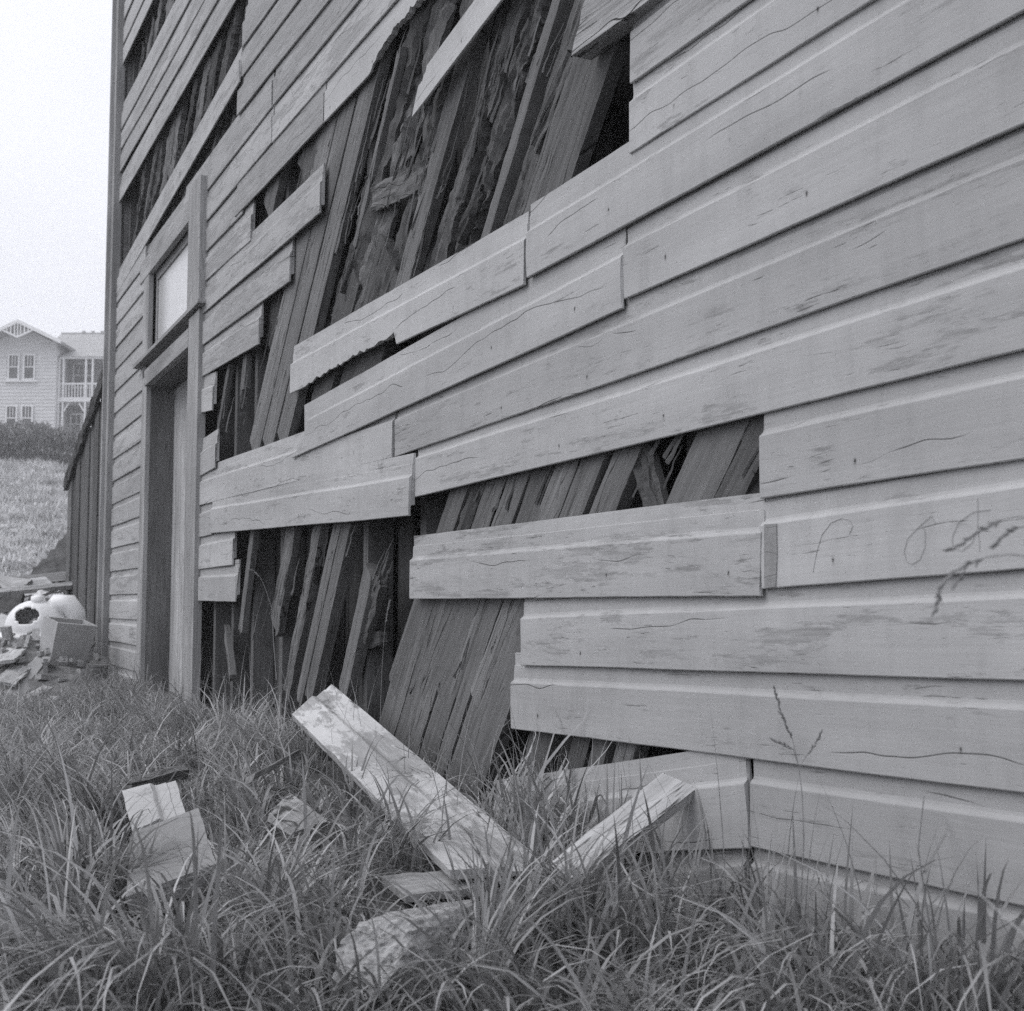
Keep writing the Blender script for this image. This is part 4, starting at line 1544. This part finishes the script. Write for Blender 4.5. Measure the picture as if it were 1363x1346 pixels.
# low mound that carries the heap
def mound():
    v, f = [], []
    n = 22
    c0 = at(12, 880, 11.0)
    for i in range(n + 1):
        for j in range(n + 1):
            s, t = i / n * 2 - 1, j / n * 2 - 1
            x, y = c0.x + s * 1.05, c0.y + t * 1.9
            r = max(0, 1 - (s * s + t * t))
            z = ground_z(x, y) - 0.04 + 0.36 * r ** 0.8 * (1 + 0.5 * fbm(x * 2.5, y * 2.5, 4)) + 0.05 * r * fbm(x * 9, y * 9, 1)
            v.append((x, y, z))
    for i in range(n):
        for j in range(n):
            a = i * (n + 1) + j
            f.append((a, a + n + 1, a + n + 2, a + 1))
    o = link('rubble_mound', mesh('rubble_mound', v, f), M_SOIL)
    tag(o, 'low mound of earth and rubble under the loose boards', kind='structure')
    # crumbs of plaster and brick over it
    mb = MB()
    for _ in range(700):
        x, y = c0.x + random.gauss(0.1, 0.5), c0.y + random.gauss(0, 0.8)
        if x > -0.1:
            continue
        r = max(0, 1 - ((x - c0.x) / 1.05) ** 2 - ((y - c0.y) / 1.9) ** 2)
        z = ground_z(x, y) + 0.36 * r ** 0.8 * (1 + 0.5 * fbm(x * 2.5, y * 2.5, 4)) - 0.02
        s = random.uniform(0.012, 0.06)
        d = Vector((random.uniform(-1, 1), random.uniform(-1, 1), random.uniform(-0.3, 0.6))).normalized()
        mb.bar(Vector((x, y, z)) - d * s, Vector((x, y, z)) + d * s * random.uniform(0.3, 2.2), s * random.uniform(0.6, 1.4), s * random.uniform(0.4, 1.0))
    o = mb.build('rubble', M_CONC)
    tag(o, 'scattered crumbs of plaster and timber over the mound', 'rubble', kind='stuff')


mound()
# clods and broken stuff strewn over the bank
mb = MB()
for _ in range(2600):
    yy = 14.5 + random.random() ** 1.5 * 30
    xx = -1.6 + yy / 1.05 * random.choice([random.uniform(0.055, 0.14), random.uniform(0.055, 0.14), random.uniform(-0.1, 0.06)])
    s_ = random.uniform(0.02, 0.10) * (0.6 + yy / 30)
    c_ = Vector((xx, yy, ground_z(xx, yy) + s_ * 0.2))
    d = Vector((random.uniform(-1, 1), random.uniform(-1, 1), random.uniform(-0.2, 0.5))).normalized()
    mb.bar(c_ - d * s_, c_ + d * s_ * random.uniform(0.3, 1.4), s_ * random.uniform(0.6, 1.5), s_ * random.uniform(0.4, 0.9))
tag(mb.build('rubble', mat_plain('clods', 0.2, 0.75, (0.9, 0.9, 0.9), 0.95, 0.3, 0.01, rand=False)), 'clods and rubble strewn over the pale bank', 'rubble', kind='stuff')
# stump of a post before the lean-to
m = MB()
bp = at(128, 952, 9.4)
gzv = ground_z(bp.x, bp.y)
ring = []
m.tube([(0, 0, -0.05), (0.005, 0, 0.06), (-0.004, 0.004, 0.13), (0.0, 0, 0.19)], [0.085, 0.08, 0.075, 0.07], 9)
o = m.build('post_stump', M_FENCE)
o.location = (bp.x, bp.y, gzv)
o['tone'] = 0.9
tag(o, 'short rotten post stump in the grass before the lean-to', 'post')

# ------------------------------------------------------------------ far house on the bank
HD = 81.0
PXM = F / HD
h_rz = -YAW
h_org = at(28, 600, HD)
house = empty('pale_house', h_org, h_rz)
tag(house, 'pale two-storey timber house with gable and balcony on the bank', 'house')


def hx(x):
    return (x - 28) / PXM


def hz(y):
    return (600 - y) / PXM


def hbox(name, x0, y0, x1, y1, d0, d1, mat, parent=None):
    o = MB().box((hx(x0), d0, hz(y1)), (hx(x1), d1, hz(y0))).build(name, mat, parent or house)
    return o


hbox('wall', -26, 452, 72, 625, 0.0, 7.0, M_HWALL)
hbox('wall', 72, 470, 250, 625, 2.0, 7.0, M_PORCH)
# lap siding lines: each board a thin proud strip
for j in range(34):
    y = 456 + j * 4.7
    if any(a - 1 < y + 2 < b + 1 for a, b in ((468, 508), (538, 570))):
        segs = [(-26, 6), (44, 72)]
    else:
        segs = [(-26, 72)]
    for a, b in segs:
        o = MB().prism([(0, hz(y + 4.7)), (0, hz(y)), (0.001, hz(y))], 0, 1)
        o = MB()
        z0, z1 = hz(y + 4.7), hz(y)
        o.v = [(hx(a), -0.035, z0), (hx(b), -0.035, z0), (hx(b), -0.004, z1), (hx(a), -0.004, z1), (hx(a), 0.0, z0), (hx(b), 0.0, z0), (hx(b), 0.0, z1), (hx(a), 0.0, z1)]
        o.f = [(0, 1, 2, 3), (0, 4, 5, 1), (0, 3, 7, 4), (1, 5, 6, 2)]
        o.build('siding_board', M_HWALL, house)


def window(x0, y0, x1, y1, d, bars=3, split=0.5):
    f_ = MB()
    X0, X1, Z0, Z1 = hx(x0), hx(x1), hz(y1), hz(y0)
    t = 0.09
    f_.box((X0 - t, d - 0.08, Z0 - t), (X0, d - 0.001, Z1 + t)).box((X1, d - 0.08, Z0 - t), (X1 + t, d - 0.001, Z1 + t))
    f_.box((X0, d - 0.08, Z1), (X1, d - 0.001, Z1 + t)).box((X0 - t - 0.04, d - 0.14, Z0 - t - 0.04), (X1 + t + 0.04, d - 0.082, Z0 - 0.01))
    zm = Z0 + (Z1 - Z0) * (1 - split)
    f_.box((X0, d - 0.06, zm - 0.03), (X1, d - 0.02, zm + 0.03))
    for b in range(1, bars):
        x = X0 + (X1 - X0) * b / bars
        f_.box((x - 0.018, d - 0.055, zm + 0.031), (x + 0.018, d - 0.03, Z1 - 0.001))
    fr = f_.build('window', M_HTRIM, house)
    MB().box((X0, d - 0.028, Z0 - 0.05), (X1, d - 0.018, Z1)).build('pane', M_HGLASS, fr)
    return fr


for (a, b) in ((9.5, 21), (30, 42)):
    window(a, 472, b, 503, -0.04)
    window(a - 1, 541, b - 1, 572, -0.04)
window(82, 475, 106, 506, 2.0, 4)
window(127, 482, 142, 512, 2.0, 2)
window(80, 545, 92, 570, 2.0, 2)
window(96, 545, 102, 575, 2.0, 1)
# gable roof of the wing
gm = MB()
apex, el, er, ye = (28, 429), (-42, 463), (85, 457), 0
gm.prism([(hx(28), hz(429)), (hx(86), hz(457)), (hx(84), hz(460)), (hx(28), hz(433)), (hx(-28), hz(460)), (hx(-30), hz(457))], -1.1, 8)
roof_w = gm.build('roof', M_HROOF, house)
bg = MB()
bg.prism([(hx(28), hz(428.5)), (hx(87), hz(457)), (hx(85), hz(461)), (hx(28), hz(433.5)), (hx(-29), hz(461)), (hx(-31), hz(457))], -1.22, -1.11)
bg.build('barge_board', M_HTRIM, roof_w)
lat = MB()
lat.prism([(hx(8), hz(442)), (hx(28), hz(450.5)), (hx(48), hz(442)), (hx(48), hz(444)), (hx(28), hz(453.5)), (hx(8), hz(444))], -1.2, -1.12)
for x in (14, 19, 24, 28, 32, 37, 42):
    top = 433.5 + abs(x - 28) * 0.49
    bot = 450.5 - abs(x - 28) * 0.42
    lat.box((hx(x) - 0.03, -1.18, hz(bot)), (hx(x) + 0.03, -1.13, hz(top)))
lat.build('gable_screen', M_HTRIM, roof_w)
MB().prism([(hx(-24), hz(458)), (hx(72), hz(456)), (hx(28), hz(434))], -0.001, 0.3).build('gable_wall', M_HWALL, house)
# main roof
mr = MB()
X0, X1 = hx(40), hx(262)
RZ = (HZ - 442) * (HD + 5) / F - (HZ - 600) * HD / F
mr.v = [(X0, 0.2, hz(472)), (X1, 0.2, hz(472)), (X1, 5.0, RZ), (X0, 5.0, RZ), (X0, 10, hz(470)), (X1, 10, hz(470))]
mr.f = [(0, 1, 2, 3), (3, 2, 5, 4), (0, 3, 4), (1, 5, 2), (0, 4, 5, 1)]
mroof = mr.build('roof', M_HROOF, house)
rd = MB()
for x in range(72, 262, 13):
    rd.box((hx(x) - 0.08, 4.9, RZ), (hx(x) + 0.08, 5.1, RZ + 0.16))
rd.box((X0, 4.92, RZ - 0.05), (X1, 5.08, RZ + 0.06))
rd.build('ridge_capping', M_HROOF, mroof)
hbox('fascia', 73, 471, 262, 474.5, 0.3, 0.42, M_HTRIM)
# balcony and porch
hbox('balcony_floor', 71, 527, 262, 533, 0.3, 2.0, M_HTRIM)
hbox('balcony_rail', 72, 507, 262, 509.5, 0.36, 0.46, M_HTRIM)
for x in range(74, 262, 4):
    hbox('baluster', x, 509.6, x + 1.2, 526.8, 0.39, 0.43, M_HTRIM)
for x in (72.5, 78, 108, 117, 140, 148, 180, 220):
    hbox('balcony_post', x, 474.6, x + 2.2, 526.9, 0.3, 0.48, M_HTRIM)
    hbox('porch_post', x, 533.2, x + 2.2, 622, 0.3, 0.48, M_HTRIM)
br = MB()
for xa, xb in ((80, 108), (119, 140), (150, 180)):
    br.bar((hx(xa), 0.38, hz(546)), (hx(xa + 7), 0.38, hz(535)), 0.08, 0.08, (0, 1, 0))
    br.bar((hx(xb), 0.38, hz(546)), (hx(xb - 7), 0.38, hz(535)), 0.08, 0.08, (0, 1, 0))
br.build('porch_bracket', M_HTRIM, house)
hbox('window_ledge', 4, 506, 48, 508, -0.2, -0.05, M_HTRIM)


# hedge shrubs below the house
def shrub(x, y, d, rx, rzz, label, n=3200):
    base = at(x, y, d)
    base.z = ground_z(base.x, base.y) - 0.1
    e = empty('hedge_shrub', base)
    tag(e, label, 'shrub', 'hedge shrubs below the house')
    st = MB()
    tips = []
    for k in range(46):
        a = random.uniform(0, 6.28)
        sp = random.uniform(0.1, 1.05)
        tip = Vector((math.cos(a) * rx * sp, math.sin(a) * 0.9 * sp, rzz * random.uniform(0.55, 1.0)))
        mid = Vector((tip.x * 0.35 + random.uniform(-.1, .1), tip.y * 0.35, tip.z * 0.45))
        st.tube([(tip.x * 0.55, tip.y * 0.4, 0), mid + Vector((tip.x * 0.35, 0, 0)), tip], [0.03, 0.022, 0.01], 5)
        tips.append((mid, tip))
    st.build('stems', M_STEM, e)
    pts = []
    while len(pts) < n:
        p = np.array([random.uniform(-1.1, 1.1), random.gauss(0, 0.5), random.uniform(0.12, 1.0) + 0.16 * fbm(len(pts) * 0.013, x, 3, 2)])
        r = math.hypot(p[0], p[1])
        lim = 1.15 - 0.7 * abs(p[2] - 0.6) ** 1.5
        if r > lim:
            continue
        q = Vector((p[0] * rx, p[1] * 1.1, p[2] * rzz))
        if fbm(q.x * 1.7 + x, q.y * 1.7, q.z * 1.7, 3) < -0.02 or p[2] > 0.72 + 0.28 * fbm(q.x * 1.3 + x, 0, 7, 3) + 0.22:
            continue
        if random.random() > 0.12 + 2.2 * (p[2] - 0.12):
            continue
        pts.append(q)
    root = np.array([(p.x, p.y, p.z) for p in pts])
    m_ = len(pts)
    o = blades_mesh('foliage', root + np.array(base), rng.uniform(0.10, 0.24, m_), rng.random(m_) * 6.28, rng.uniform(0.3, 2.6, m_), rng.uniform(0.05, 0.1, m_), rng.random(m_), M_LEAF, 2)
    o.parent = e
    o.matrix_parent_inverse = Matrix.Translation(base).inverted()


for x, y, rx, rzz, lab in [(-12, 624, 1.5, 1.95, 'leafy hedge shrub cut by the left picture edge'), (22, 624, 1.3, 2.0, 'rounded dark hedge shrub under the gable windows'),
                           (52, 623, 1.3, 1.9, 'bushy dark hedge shrub left of the porch'), (82, 619, 1.2, 1.85, 'thin dark hedge shrub in front of the porch'), (112, 618, 1.3, 1.8, 'dark hedge shrub mostly behind the lean-to')]:
    shrub(x, y, 60.5, rx, rzz, lab)

# ------------------------------------------------------------------ air
me = MB().box((-116, -14, -1.5), (106, 156, 30))
hm = bpy.data.materials.new('haze')
hm.use_nodes = True
hm.node_tree.nodes.clear()
ho = hm.node_tree.nodes.new('ShaderNodeOutputMaterial')
hv = hm.node_tree.nodes.new('ShaderNodeVolumePrincipled')
hv.inputs['Color'].default_value = (0.97, 0.97, 0.98, 1)
hv.inputs['Density'].default_value = 0.0032
hv.inputs['Anisotropy'].default_value = 0.2
hm.node_tree.links.new(hv.outputs[0], ho.inputs['Volume'])
hz_o = me.build('haze', hm)
tag(hz_o, 'thin pale haze in the air', kind='stuff')
print('BLADES', nb)
